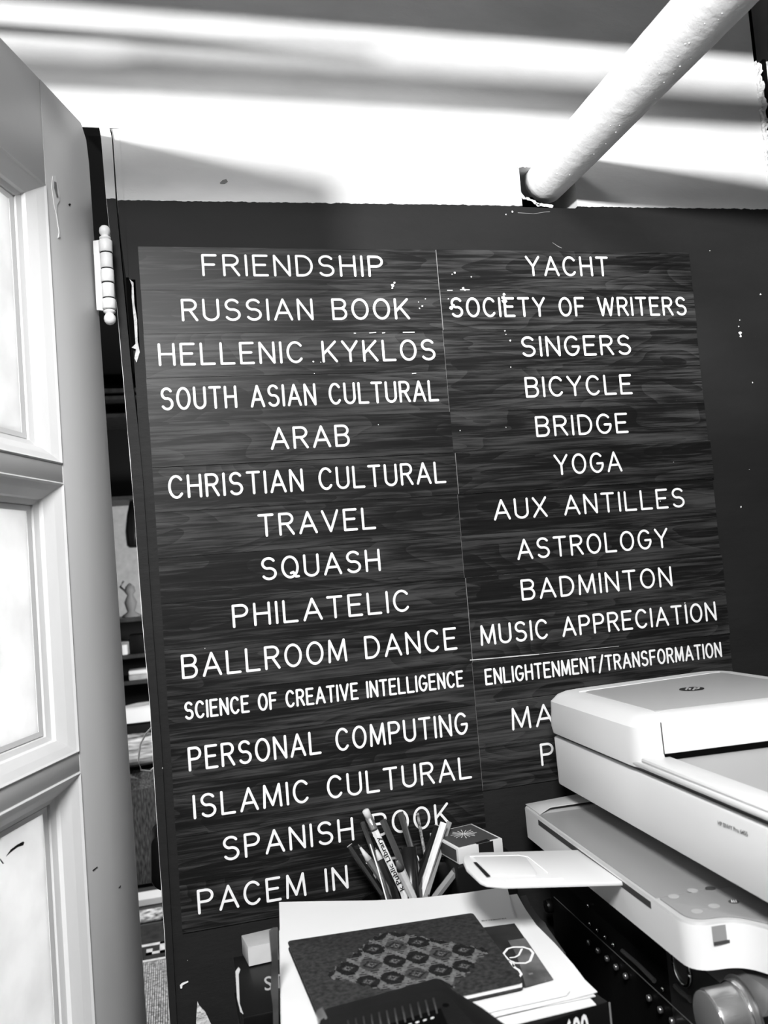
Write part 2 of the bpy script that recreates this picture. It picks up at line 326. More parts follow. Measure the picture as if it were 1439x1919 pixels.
# ---- pipe ----
pb = Yp(1020, 342, 0.02); pe = Yp(1020, 342) + np.array([.004, -.80, 0.004])
pr = thing('ceiling_pipe', 'thick white painted pipe coming out of the wall at the upper right', 'pipe', loc=tuple(pb))
dirp = (pe - pb) / np.linalg.norm(pe - pb); V = []; F = []; n = 40; K = 60; Lp = np.linalg.norm(pe - pb); rnd = random.Random(5)
_, pa_, pb_ = basis(dirp)
for i in range(K + 1):
    t = Lp * i / K; r0 = .0280 + .0012 * min(1, t / .1)
    for k in range(n):
        c = 2 * math.pi * k / n; r = r0 + rnd.gauss(0, .00009); V.append(pb + dirp * t + (pa_ * math.cos(c) + pb_ * math.sin(c)) * r)
for i in range(K):
    for k in range(n): F.append((i * n + k, i * n + (k + 1) % n, (i + 1) * n + (k + 1) % n, (i + 1) * n + k))
F += [tuple(range(n)), tuple(range(K * n, K * n + n))]
obj('pipe_barrel', V, F, MT['pipe'], pr, smooth=True)
bl = []
for i in range(70):   # drips and blisters of paint, thickest along the underside
    t = rnd.uniform(.05, .62); c0 = rnd.gauss(0, .55)
    u = -np.array([0, 0, 1.0]) * math.cos(c0) + np.array([1.0, 0, 0]) * math.sin(c0) * .9
    u = u + np.array([-.15, 0, 0]); u /= np.linalg.norm(u); s = rnd.uniform(.0006, .0016)
    p = pb + dirp * t + u * .0288
    bl.append(lathe(p - u * s, u, [(0, s), (s * 1.1, s * .8), (s * 1.7, s * .3)], 6))
obj('paint_blister', *join(*bl), MT['pipe'], pr, smooth=True)['kind'] = 'stuff'

# ---- unseen blockers added above the view, shaped to cast the shade bands ----
def lift(y, z): return z + .0553 * abs(y)
def rail(name, lab, cat, x0, x1, y, z0, z1, th=.012, y1=None, x_l=None):
    return tag(obj(name, *box(x0, x1, y - th, y, lift(y, z0), lift(y, z1)), MT['white']), lab, cat)
rail('shade_board', 'unseen white board added above the view to shade the top of the wall', 'beam', -1.5, 1.2, -.24, 2.034, 2.50, .05)
rail('shade_rail', 'unseen thin white slat added above the view to cast a band of shade', 'rail', -1.3, .78, -.34, 1.930, 1.955, .01)
def rod(name, lab, pts, r):
    return tag(obj(name, *tube(pts, r, 16), MT['white'], smooth=True), lab, 'pipe')
def shadow_pt(X, Z, y): return (X - y / 1.32, -y, Z + .0553 * y)
rod('sunblocker', 'slim white conduit added above the view to cast a thin streak of shade', [shadow_pt(-.75, 1.999, .05), shadow_pt(-.12, 1.999, .20), shadow_pt(.12, 1.999, .34), shadow_pt(.30, 2.000, .60)], [.0072, .0072, .0066, .005])
rod('shade_pipe', 'unseen white bar added above the view to cast a soft band of shade', [shadow_pt(-1.0, 1.957, .62), shadow_pt(-.02, 1.957, .62), shadow_pt(.02, 1.965, .62), shadow_pt(1.0, 1.962, .62)], .019)

nl = [Yp(199.4, 372), Yp(214, 520), Yp(230.3, 700), Yp(238.2, 794), Yp(252.3, 960), Yp(267, 1169), Yp(279.3, 1300), Yp(291.5, 1500), Yp(305, 1700), Yp(318.4, 1919)]
rnd = random.Random(11); V = []; F = []
for i in range(61):
    t = i / 60 * (len(nl) - 1); k = min(int(t), len(nl) - 2); p = nl[k] + (nl[k + 1] - nl[k]) * (t - k); g = rnd.choice((.00008, .0002, .0003, .00045)) if i > 8 else .0001
    V += [(p[0] - .0001, -.0044, p[2]), (p[0] + g, -.0044, p[2])]
F = [(2 * i, 2 * i + 1, 2 * i + 3, 2 * i + 2) for i in range(60)]
o = obj('trim_8', V, F, MT['letter'], origin=(-.02, 0, .9)); tag(o, 'thin worn white edge along the left side of the door stop', kind='structure')
def blob(px, py, r, yy=-.0032, n=7):
    p = Yp(px, py, yy); s_ = r * .00065
    return prism([(p[0] + math.cos(2 * math.pi * k / n) * s_ * rnd.uniform(.6, 1.3), yy, p[2] + math.sin(2 * math.pi * k / n) * s_ * rnd.uniform(.6, 1.3)) for k in range(n)], (0, -.0003, 0))
spk = [(944, 552, 3), (943, 558, 4), (945, 565, 5), (946, 572, 3), (850, 573, 3), (846, 577, 4), (840, 560, 1.5), (791, 574, 2), (786, 578, 1.5), (784, 566, 1.2), (797, 560, 1.2), (852, 511, 2), (847, 514, 1.2), (883, 519, 1.2), (868, 540, 2.4), (871, 543, 2), (946, 620, 1.4), (948, 627, 1), (956, 638, 2), (736, 535, 3), (739, 530, 2), (735, 540, 2), (957, 688, 1), (948, 801, 1), (862, 807, 1), (589, 700, 1), (601, 679, 1), (587, 678, 1.5), (709, 796, 1), (384, 1215, .8), (1283, 1130, 1.2), (1237, 939, 1), (1262, 866, .8)]
o = obj('paint_speck', *join(*[blob(*q) for q in spk]), MT['letter']); tag(o, 'spatter of tiny white paint flecks over the name plates', 'paint', kind='stuff')
fl2 = [ribbon([Yp(x, y, -.0032) for x, y in q], wd_, -.0032, rnd, .00012) for q, wd_ in (([(880.5, 1237), (930, 1233), (975, 1229), (1010, 1226)], .0006), ([(1010, 1226), (1060, 1221), (1110, 1216), (1160, 1211)], .00022), ([(838, 544), (848, 544)], .0005), ([(862, 543), (880, 543)], .0004), ([(692, 624), (705, 623)], .0005), ([(716, 624), (722, 623.5)], .0005), ([(755, 623), (777, 622.5)], .0006), ([(663, 624.5), (667, 624.5)], .0006), ([(772, 700), (780, 699.5)], .0006))]
o = obj('chipped_edge', *join(*fl2), MT['cardl']); tag(o, 'pale chipped lower edge lines between some of the name plates', 'chipped edge', kind='stuff')
sp2 = [(1387, 624, 4, -.001), (1388, 630, 3, -.001), (1384, 612, 1.5, -.001), (1386, 600, 1.2, -.001), (1410, 717, 1.5, -.001), (1425, 552, 2, -.001), (1388, 950, 2, -.001), (1404, 880, 1, -.001), (1330, 470, 1, -.001), (960, 397, 2, -.001), (948, 402, 1.5, -.001)]
o = obj('wall_nick', *join(*[blob(*q) for q in sp2]), MT['cardl']); tag(o, 'small white nicks in the dark wall to the right of the plates', 'nick', kind='stuff')

# ================= glazed door =================
hg = np.array([-.0464, -.015, 1.8766]); an = math.radians(21)
DD = np.array([-math.sin(an), -math.cos(an), 0]); DN = np.array([math.cos(an), -math.sin(an), 0])   # along the door, out of its near face
DW = .80
def dp(u, n, z): return hg + DD * u + DN * n + np.array([0, 0, z - hg[2]])
def dbox(u0, u1, n0, n1, z0, z1): return prism([dp(u0, n0, z0), dp(u1, n0, z0), dp(u1, n1, z0), dp(u0, n1, z0)], (0, 0, z1 - z0))
def doorp(px, py, n=0.0): 
    P = on(px, py, DN, hg + DN * n); return ((P - hg) @ DD, P[2])
door = thing('door_1', 'grey-white glazed door standing open at the left, many small frosted panes', loc=tuple(dp(0, 0, .02)), kind='structure')
TH = -.036
hinge_stile = prism([dp(.013, 0, 1.8795), dp(.002, 0, 1.865), dp(-.0015, 0, 1.84), dp(-.0130, 0, .92), dp(-.02, 0, .02), dp(.10, 0, .02), dp(.10, 0, 1.88)], DN * TH)
obj('stile', *hinge_stile, MT['door'], door, bev=.0015)
obj('stile', *dbox(DW - .10, DW, TH, 0, .02, 1.88), MT['door'], door, bev=.0015)
obj('rail', *dbox(.1001, DW - .1001, TH, -.0004, 1.770, 1.8795), MT['door'], door, bev=.001)
obj('rail', *dbox(.1001, DW - .1001, TH, -.0004, .02, .26), MT['door'], door, bev=.001)
zm = [1.770, 1.4805, 1.204, .925, .62, .26]
ux = [.10, .3705, .40 + .0005, DW - .10]
# sloped glazing moulding: profile steps (distance in from the opening, depth)
PRO = [(0, 0), (.0018, .0012), (.004, -.0005), (.012, -.0045), (.022, -.0105), (.0235, -.0140), (.0300, -.0160), (.0310, -.0195), (.0320, -.0175), (.0385, -.0180), (.0390, -.0205)]
def bars(nm, u0, u1, z0, z1, s):
    # moulding on four sides of a pane opening as four parts with mitred corners
    for side in range(4):
        V = []; F = []
        for (o_, d_) in PRO:
            k = o_ * s
            cs = [(u0 + k, z0 + k * .72), (u1 - k, z0 + k * .72), (u1 - k, z1 - k * .72), (u0 + k, z1 - k * .72)]
            a, b_ = cs[side], cs[(side + 1) % 4]
            V += [dp(a[0], d_, a[1]), dp(b_[0], d_, b_[1])]
        for i in range(len(PRO) - 1): F.append((2 * i, 2 * i + 1, 2 * i + 3, 2 * i + 2))
        k0 = len(V); V += [v - DN * .006 for v in (V[0], V[1], V[2 * len(PRO) - 2], V[2 * len(PRO) - 1])]
        F += [(0, 1, k0 + 1, k0), (k0, k0 + 1, k0 + 3, k0 + 2)]
        obj('glazing_bead', V, F, MTd, door)
MTd = mat('white_bead_paint', .74, .4, .4, bump=(36, .3, .002, (1, 1, .5)), var=(7, .08, (1, 1, .3)))
for i in range(5):
    z1, z0 = zm[i] - (0 if i == 0 else .009), zm[i + 1] + (.009 if i < 4 else 0)
    if i > 0: obj('muntin', *dbox(.1001, DW - .1001, TH + .004, -.0002, zm[i] - .009, zm[i] + .009), MT['door'], door, bev=.0012)
    for j, (u0, u1) in enumerate(((.10, .391), (.409, DW - .10))):
        obj('glass_pane', *dbox(u0 + .02, u1 - .02, -.0215, -.0185, z0 + .012, z1 - .012), MT['pane'], door)
        bars('bead', u0, u1, z0, z1, 1.0)
obj('muntin', *dbox(.391, .409, TH + .004, -.0006, .26, 1.77), MT['door'], door, bev=.0012)
# scar in the paint of the stile and marks on the lowest pane
def dpoly(q, n0, th): 
    r = []
    for x, y in q:
        P = on(x, y, DN, hg + DN * n0); r.append(P)
    return prism(r, DN * th)
o = obj('paint_scar', *dpoly(((98, 330), (103, 330), (107, 345), (111, 365), (111, 375), (106, 385), (106, 400), (111, 432), (112, 444), (108, 446), (110, 436), (105, 402), (101, 385), (96, 350)), .0002, .0006), MT['letter'], door); o['label'] = 'pale scar of chipped paint'
o = obj('paint_hole', *dpoly(((101, 340), (105, 342), (107, 362), (109, 370), (106, 370), (101, 352)), .0007, .0005), MT['grey'], door)
o = obj('ink_mark', *join(dpoly(((11, 1605), (20, 1592), (32, 1583), (43, 1577), (45, 1579), (43, 1584), (32, 1588), (20, 1597)), -.0180, .0004), dpoly(((0, 1609), (5, 1616), (7, 1618), (5, 1619), (0, 1612)), -.0180, .0004)), MT['ink'], door); o['label'] = 'short curved black mark on the pane'
o = obj('paint_mark', *join(dpoly(((173, 1631), (182, 1624), (182.6, 1625), (174, 1632.5)), .0002, .0003), dpoly(((222, 1664), (226, 1659), (225, 1663)), .0002, .0003), dpoly(((128, 383), (131, 381), (133, 384), (130, 386)), .0002, .0003)), MT['ink'], door)
# hinge
def hp(px, py, y=-.030): return Yp(px, py, y)
hin = thing('hinge', loc=tuple(hp(195, 520)), parent=door)
ht, hb = hp(197.2, 450), hp(205, 581); ax = (hb - ht); LH = np.linalg.norm(ax); axn = ax / LH; R_ = .0072
hin['label'] = 'paint-clogged butt hinge with ball tips'
cuts = [0, .16, .41, .60, .84, 1.0]
cuts = [0, .19, .42, .62, .84, 1.0]
for i in range(5):
    a, b_ = cuts[i] * LH + .0007, cuts[i + 1] * LH - .0007
    rr = R_ if i % 2 == 0 else R_ * .93
    o = obj('hinge_knuckle', *lathe(ht + axn * a, axn, [(0, rr * .93), (.0006, rr), (b_ - a - .0006, rr), (b_ - a, rr * .93)], 20), MT['hinge'] if i % 2 == 0 else MT['hinge'], hin, smooth=True)
def ball(nm, p, d, r): obj(nm, *lathe(p, d, [(t_ * 1.25, q_ * r) for t_, q_ in ((0, .7), (.0012, .98), (.0022, .98), (.003, .62), (.0042, .70), (.0058, .90), (.0080, .98), (.0104, .88), (.0122, .6), (.0130, .25))], 20), MT['hinge'], hin, smooth=True)
ball('hinge_ball_tip', ht, -axn, R_ * .86); ball('hinge_ball_tip', hb, axn, R_ * .9)
lf = [Yp(174, 451, -.024), Yp(194, 448, -.024), Yp(207, 583, -.024), Yp(181, 581, -.024)]
obj('hinge_leaf', *prism(lf, (0, .003, 0)), MT['hinge'], hin, bev=.0006)
lf2 = [Yp(186, 478, -.0365), Yp(206, 478, -.0365)]
# dark joints between the knuckles
for i in (1, 2, 3, 4):
    p = ht + axn * cuts[i] * LH; obj('hinge_joint', *lathe(p - axn * .0005, axn, [(0, R_ * .9), (.001, R_ * .9)], 16), MT['blk'], hin)

# ================= name plates =================
U = .0508; W = 6.99 * U; Z0 = 1.75
import math as _m
def arc(cx, cy, rx, ry, a0, a1, n=10):
    return [(cx + rx * _m.cos(_m.radians(a0 + (a1 - a0) * k / n)), cy + ry * _m.sin(_m.radians(a0 + (a1 - a0) * k / n))) for k in range(n + 1)]
G = {
 'A': (.70, [[(0, 0), (.35, 1), (.70, 0)], [(.12, .33), (.58, .33)]]),
 'B': (.56, [[(0, 0), (0, 1), (.32, 1)] + arc(.32, .77, .22, .23, 90, -90) + [(0, .54)], [(.32, .54)] + arc(.32, .27, .24, .27, 90, -90) + [(0, 0)]]),
 'C': (.62, [arc(.33, .5, .33, .5, 42, 318, 18)]),
 'D': (.60, [[(0, 0), (0, 1), (.22, 1)] + arc(.22, .5, .38, .5, 90, -90, 14) + [(0, 0)]]),
 'E': (.52, [[(.52, 1), (0, 1), (0, 0), (.52, 0)], [(0, .53), (.44, .53)]]),
 'F': (.50, [[(.50, 1), (0, 1), (0, 0)], [(0, .53), (.42, .53)]]),
 'G': (.64, [arc(.33, .5, .33, .5, 45, 345, 18) + [(.64, .46), (.36, .46)]]),
 'H': (.58, [[(0, 0), (0, 1)], [(.58, 0), (.58, 1)], [(0, .52), (.58, .52)]]),
 'I': (.0, [[(0, 0), (0, 1)]]),
 'K': (.58, [[(0, 0), (0, 1)], [(.55, 1), (0, .36)], [(.20, .59), (.58, 0)]]),
 'L': (.52, [[(0, 1), (0, 0), (.52, 0)]]),
 'M': (.74, [[(0, 0), (.05, 1), (.37, .08), (.69, 1), (.74, 0)]]),
 'N': (.58, [[(0, 0), (0, 1), (.58, 0), (.58, 1)]]),
 'O': (.66, [arc(.33, .5, .33, .5, 90, 450, 24)]),
 'P': (.55, [[(0, 0), (0, 1), (.30, 1)] + arc(.30, .745, .25, .255, 90, -90) + [(0, .49)]]),
 'Q': (.68, [arc(.33, .5, .33, .5, 90, 450, 24), [(.36, .20), (.46, .24), (.56, .02), (.68, .02)]]),
 'R': (.56, [[(0, 0), (0, 1), (.30, 1)] + arc(.30, .755, .24, .245, 90, -90) + [(0, .51)], [(.28, .51), (.56, 0)]]),
 'S': (.58, [arc(.29, .75, .26, .25, 30, 250, 12) + arc(.29, .26, .28, .26, 80, -150, 12)]),
 'T': (.58, [[(0, 1), (.58, 1)], [(.29, 1), (.29, 0)]]),
 'U': (.58, [[(0, 1), (0, .3)] + arc(.29, .29, .29, .29, 180, 360, 12) + [(.58, 1)]]),
 'V': (.66, [[(0, 1), (.33, 0), (.66, 1)]]),
 'W': (.92, [[(0, 1), (.22, 0), (.46, .95), (.70, 0), (.92, 1)]]),
 'X': (.60, [[(0, 1), (.60, 0)], [(.60, 1), (0, 0)]]),
 'Y': (.64, [[(0, 1), (.32, .48), (.64, 1)], [(.32, .48), (.32, 0)]]),
 '/': (.40, [[(0, -.12), (.42, 1.08)]]),
}
def text_strokes(s, gap=.30, space=.62):
    x = 0; out = []; first = True
    for ch in s:
        if ch == ' ': x += space; continue
        wd, st = G[ch]
        if not first: x += gap
        first = False
        out += [[(x + a, b_) for a, b_ in pl] for pl in st]; x += wd
    return out, x
def lettering(s, xl, xr, zb, h, th, y):
    # one mesh per word, stretched together between xl and xr
    st, tot = text_strokes(s); sx = (xr - xl - th) / tot; out = []; x = 0; pos = 0
    for wi, word in enumerate(s.split(' ')):
        if wi: pos += .62
        ws, wt = text_strokes(word)
        first = wi == 0
        off = pos if first else pos + .30
        V = []; F = []; c = 0
        for pl in ws:
            P = [(xl + th / 2 + (a + off) * sx, zb + th * .5 + b_ * (h - th)) for a, b_ in pl]
            for i in range(len(P) - 1):
                (ax_, az), (bx, bz) = P[i], P[i + 1]; l = _m.hypot(bx - ax_, bz - az)
                if l < 1e-7: continue
                nx, nz = -(bz - az) / l * th / 2, (bx - ax_) / l * th / 2; k = len(V); yy = y - c * 1.5e-6; c = (c + 1) % 40
                a0 = _m.atan2(nz, nx)
                ring = [(ax_ + _m.cos(a0 + _m.pi * t / 5) * th / 2, az + _m.sin(a0 + _m.pi * t / 5) * th / 2) for t in range(6)]
                ring += [(bx + _m.cos(a0 + _m.pi + _m.pi * t / 5) * th / 2, bz + _m.sin(a0 + _m.pi + _m.pi * t / 5) * th / 2) for t in range(6)]
                V += [(p, yy, q) for p, q in ring]; F.append(tuple(range(k, k + len(ring))))
        out.append((V, F)); pos = off + wt
    return out
LINES_L = [('FRIENDSHIP', 378, 718, 498, .52), ('RUSSIAN BOOK', 339.5, 767, 580, .52), ('HELLENIC KYKLOS', 296, 816, 660, .52),
 ('SOUTH ASIAN CULTURAL', 300, 822, 740, .52), ('ARAB', 506, 655, 819, .52), ('CHRISTIAN CULTURAL', 314, 836, 899, .53), ('TRAVEL', 483, 704, 978, .52),
 ('SQUASH', 488, 713, 1058, .52), ('PHILATELIC', 434, 768.5, 1140, .52), ('BALLROOM DANCE', 338, 858, 1223, .53), ('SCIENCE OF CREATIVE INTELLIGENCE', 343, 871, 1302, .39),
 ('PERSONAL COMPUTING', 350, 879, 1389, .52), ('ISLAMIC CULTURAL', 359, 886, 1475, .52), ('SPANISH BOOK', 414.5, 845, 1558, .52), ('PACEM IN TERRIS', 367, 874, 1648, .52)]
LINES_R = [('YACHT', 985, 1140, 499, .52), ('SOCIETY OF WRITERS', 844, 1286, 575, .50), ('SINGERS', 976, 1182, 648, .52), ('BICYCLE', 983.5, 1184, 723, .52),
 ('BRIDGE', 1003, 1176.5, 796, .52), ('YOGA', 1038, 1165, 868, .52), ('AUX ANTILLES', 923, 1283.5, 944, .51), ('ASTROLOGY', 967, 1253, 1019, .51), ('BADMINTON', 975, 1260, 1093, .51),
 ('MUSIC APPRECIATION', 897.5, 1344, 1168, .49), ('ENLIGHTENMENT/TRANSFORMATION', 906, 1354.5, 1243, .39), ('MA', 957.5, 1037, 1343, .53), ('P', 1012.5, 1038, 1413, .53)]
# how the left edge of each plate sits (mm), so the joints are not in one line
JL = [0, .2, 0, -.3, .1, .1, .2, .2, .4, .2, 0, .2, -.2, .3, .1]
JR = [.2, .6, 0, .1, .3, 2.2, 1.0, .4, 1.4, 1.4, .5, .3, .4]
COLS = ((LINES_L, 0.0, JL, 'left'), (LINES_R, W, JR, 'right'))
NP = []
for lines, xo, jit, side in COLS:
    for r, (s, a, b_, ym, hh) in enumerate(lines):
        zc = Z0 - (r + .5) * U; dx = jit[r] * .001
        x0 = xo + dx + .00015; x1 = xo + W + (JR[r] if side == 'left' and r < len(JR) else jit[r]) * .001 - .00025
        th = .0016 + (.0013 if (side, r) in (('right', 0), ('right', 1), ('right', 5), ('right', 8), ('right', 9), ('left', 4)) else 0) + .0002 * ((r * 7) % 3)
        lab_ = {'MA': 'dark wood-grain plate beginning MA in white letters, mostly behind the printer', 'P': 'dark wood-grain plate beginning P in white letters, lowest right, behind the printer', 'PACEM IN TERRIS': 'lowest dark wood-grain plate of the left column, beginning PACEM IN'}.get(s)
        t = thing('name_plate', lab_ or 'dark wood-grain plate reading %s in white letters, %s column' % (s, side), 'name plate', loc=(x0, 0, zc - U / 2), group='engraved name plates on the wall')
        Vb, Fb = box(x0, x1, -th, -.0001, zc - U / 2 + .0002, zc + U / 2 - .0002)
        ob = obj('plate', Vb, Fb, [MT['wood'], MT['core']], t, mi=[1, 1, 0, 1, 1, 1])
        me = ob.data
        for p in me.polygons: p.material_index = 0 if abs(p.normal.y) > .9 or (side == 'left' and abs(p.normal.x) < .9) else 1
        lx = Yp(a, ym, -th)[0]; rx = Yp(b_, ym, -th)[0]
        zl = Yp((a + b_) / 2, ym, -th)[2]
        h = hh * U
        # measured height of the middle of the word
        zw = Yp((a + b_) / 2, (ym if side == 'x' else ym), -th)[2]
        for V_, F_ in lettering(s, lx, rx, zw - h / 2, h, .0029 if hh > .45 else .0026, -th - .00012): obj('word', V_, F_, MT['letter'], t)
        NP.append((s, zc, zw))
print('PLATES', [(s, round((b - a) / U, 2)) for s, a, b in NP])
# ================= desk and what stands on it =================
ZD = .86
tb = thing('desk', 'dark desk against the wall carrying the printer, papers and boxes', 'desk', loc=(.45, -.35, 0))
obj('desk_top', *box(.0, 1.25, -.74, -.012, ZD - .025, ZD), mat('black_desk_top', .004, .5, .2), tb, bev=.002)
for x in (.02, 1.18):
    for y in (-.72, -.08): obj('leg', *box(x, x + .05, y, y + .05, 0, ZD - .025), MT['blk'], tb)

# ---- printer: w runs towards the viewer along its front, d into its depth, h up ----
Q0 = np.array([.4293, -.05, 1.1544])
Aw = np.array([-.07, -.9975, .026]); Aw /= np.linalg.norm(Aw)
Bd = np.array([.9975, -.07, 0.0]); Ch = np.cross(Aw, Bd); Ch = Ch / np.linalg.norm(Ch)
if Ch[2] < 0: Ch = -Ch
def pp(w_, d_, h_): return Q0 + Aw * w_ + Bd * d_ + Ch * h_
def onf(px, py, d_=0.0): return on(px, py, Bd, Q0 + Bd * d_)
def onh(px, py, h_): return on(px, py, Ch, Q0 + Ch * h_)
def onw(px, py, w_): return on(px, py, Aw, Q0 + Aw * w_)
def ppoly(pts, h0, h1): return prism([pp(a, b, h0) for a, b in pts], Ch * (h1 - h0))
prn = thing('printer', 'white all-in-one printer with a document feeder lid and open output tray', 'printer', loc=tuple(pp(.2, .15, -.112)))
PW, PD = .435, .345
# recessed base; a black block paints the shade inside its mouth
obj('base', *ppoly([(.012, .035), (PW, .035), (PW, PD), (.012, PD)], -.110, -.056), MT['prn'], prn, bev=.004)
obj('output_slot_shade', *ppoly([(.03, .0335), (PW - .04, .0335), (PW - .04, .06), (.03, .06)], -.078, -.0560), MT['black'], prn)
# body front panel and sides
obj('body', *ppoly(rounded([(0, 0), (PW, 0), (PW, PD), (0, PD)], [.008, .008, .03, .03]), -.0545, -.0005), MT['prn'], prn, bev=.0018)
obj('seam', *ppoly([(.006, .005), (PW - .005, .005), (PW - .005, PD - .01), (.006, PD - .01)], -.0006, .0062), MT['prd'], prn)
# scanner lid with raised document feeder
AF = .236   # feeder extent along w
def loft(name, outlines, hs, m_, cap=True, parent=None, smooth=True):
    V = []; F = []; n = len(outlines[0])
    for ol, h_ in zip(outlines, hs): V += [pp(a, b, h_) for a, b in ol]
    for i in range(len(hs) - 1):
        for k in range(n): F.append((i * n + k, i * n + (k + 1) % n, (i + 1) * n + (k + 1) % n, (i + 1) * n + k))
    F.append(tuple(range(n))); F.append(tuple(range((len(hs) - 1) * n, len(hs) * n)))
    return obj(name, V, F, m_, parent, smooth=smooth, wn=True)
def rr(w0, w1, d0, d1, r):
    return [tuple(p) for p in rounded([(w0, d0), (w1, d0), (w1, d1), (w0 - .15 * (d1 - d0), d1)], r, 7)]
r4 = [.014, .030, .03, .03]
FD = .242
feeder = loft('document_feeder', [rr(0, AF, -.002, FD, r4), rr(-.002, AF + .001, -.003, FD, r4), rr(-.001, AF, -.001, FD, r4), rr(.004, AF - .005, .006, FD - .006, r4), rr(.009, AF - .011, .013, FD - .010, r4), rr(.016, AF - .017, .020, FD - .02, r4)],
              [.0045, .012, .040, .0475, .0505, .0520], MT['prn'], parent=prn)
obj('lid_panel', *ppoly(rounded([(.045, .024), (AF - .020, .024), (AF - .020, FD - .03), (.013, FD - .03)], [.012, .004, .01, .01]), .0512, .0524), MT['prt'], prn, bev=.0006)
obj('lid_ridge', *ppoly([(.0425, .020), (.0452, .020), (.0132, FD - .030), (.0105, FD - .030)], .0515, .0530), MT['prn'], prn, bev=.0005)
obj('lid_joint', *ppoly([(AF + .0002, .0170), (AF + .0012, .0170), (AF + .0012, .0177), (AF + .0002, .0177)], .0176, .0455), MT['prd'], prn)
# input tray beyond the feeder
obj('lid', *ppoly(rounded([(AF - .03, -.002), (PW, -.002), (PW, PD), (AF - .03, PD)], [.0, .01, .03, 0]), .0050, .0105), MT['prn'], prn, bev=.002)
obj('tray_rim', *ppoly([(AF - .01, -.001), (PW - .005, -.001), (PW - .005, .024), (AF - .01, .024)], .0100, .0150), MT['prn'], prn, bev=.003)
obj('input_tray', *ppoly([(AF - .01, .0245), (PW - .01, .0245), (PW - .01, PD - .03), (AF - .01, PD - .03)], .0104, .0118), MT['prt'], prn)
obj('feeder_mouth_shade', *ppoly([(AF - .012, .0178), (AF + .0018, .0178), (AF + .0018, FD - .03), (AF - .012, FD - .03)], .0122, .0176), MT['black'], prn)  # black block stands in for the shade inside the mouth
# feeder seam and round thumb notch
js = onw(1239, 1353, AF); je = onw(1243, 1412, AF)
# emblem
ec = onh(1296, 1291, .0529); eb = onh(1263, 1291, .0529); et = onh(1296, 1284, .0529)
ea = eb - ec; ee = (et - ec); ra = np.linalg.norm(ea) * .97
ea /= np.linalg.norm(ea); ee = ee - ea * (ee @ ea); ee /= np.linalg.norm(ee)
ra = .0125
exr = (onh(1327, 1289, .0529) - onh(1264, 1293, .0529)); exr /= np.linalg.norm(exr); eyr = np.cross(Ch, exr)
if eyr @ (onh(1296, 1284, .0529) - ec) < 0: eyr = -eyr
logo = obj('emblem', *prism([ec + exr * math.cos(2 * math.pi * k / 40) * ra + eyr * math.sin(2 * math.pi * k / 40) * ra for k in range(40)], Ch * .0003), MT['blk'], prn)
logo['label'] = 'dark round emblem with slanted light letters'
def lstroke(a, b_, wd): 
    a = np.array(a) * ra; b_ = np.array(b_) * ra; t = (b_ - a) / np.linalg.norm(b_ - a); nn = np.array([-t[1], t[0]]) * wd * ra / 2
    return prism([ec + Ch * .0003 + exr * q[0] + eyr * q[1] for q in (a - nn, b_ - nn, b_ + nn, a + nn)], Ch * .0002)
obj('emblem_letters', *join(lstroke((-.55, -.55), (-.15, .95), .17), lstroke((-.42, .28), (-.05, .28), .14), lstroke((-.05, .30), (-.25, -.5), .17), lstroke((-.05, -.95), (.40, .55), .17), lstroke((.38, .48), (.72, .48), .14), lstroke((.70, .5), (.48, -.35), .17), lstroke((.15, -.35), (.50, -.35), .14)), MT['prt'], logo)
# output tray
TO = -.0434
zt = -.074
out = [(-.002, TO), (.366, TO), (.368, -.006), (.396, .008), (PW + .01, .02), (PW + .01, .05), (-.002, .05)]
outr = rounded(out, [.010, .030, .022, .02, .004, 0, 0], 8)
n = len(outr)
tray = loft('output_tray', [[tuple(p) for p in outr]] * 3, [-.108, -.105, -.0765], MT['prn'], parent=prn)
def shrink(pts, k, c=(.2, .02)): return [(c[0] + (p[0] - c[0]) * (1 - k / .2), c[1] + (p[1] - c[1]) * (1 - k / .065)) for p in pts]
loft('tray_top', [[tuple(p) for p in outr], shrink(outr, .0008), shrink(outr, .0022)], [-.0765, -.0748, -.0742], MT['prt'], parent=prn)
# output surface, slightly sunk look: smooth grey panel between two raised ends
obj('output_surface', *ppoly([(.045, TO + .0025), (.312, TO + .0025), (.312, .034), (.045, .034)], -.0742, -.0737), mat('tray_satin', .27, .28, .5), prn)
obj('tray_end', *prism([pp(-.001, TO + .003, -.0742), pp(.047, TO + .003, -.0742), pp(.036, TO + .02, -.0712), pp(.036, .034, -.0705), pp(-.001, .034, -.0705)], Ch * .0012), MT['prt'], prn, bev=.0006)
fr = lambda w0, w1, h0, h1, dd=0: prism([pp(w0, TO - .0002 - dd, h0), pp(w1, TO - .0002 - dd, h0), pp(w1, TO - .0002 - dd, h1), pp(w0, TO - .0002 - dd, h1)], Bd * .003)
P1 = onf(1008, 1533, TO); P2 = onf(1219, 1690, TO)
w1_, w2_ = (P1 - Q0) @ Aw, (P2 - Q0) @ Aw
obj('tray_slit', *fr(w1_, w2_, -.0835, -.0780), MT['prd'], prn)
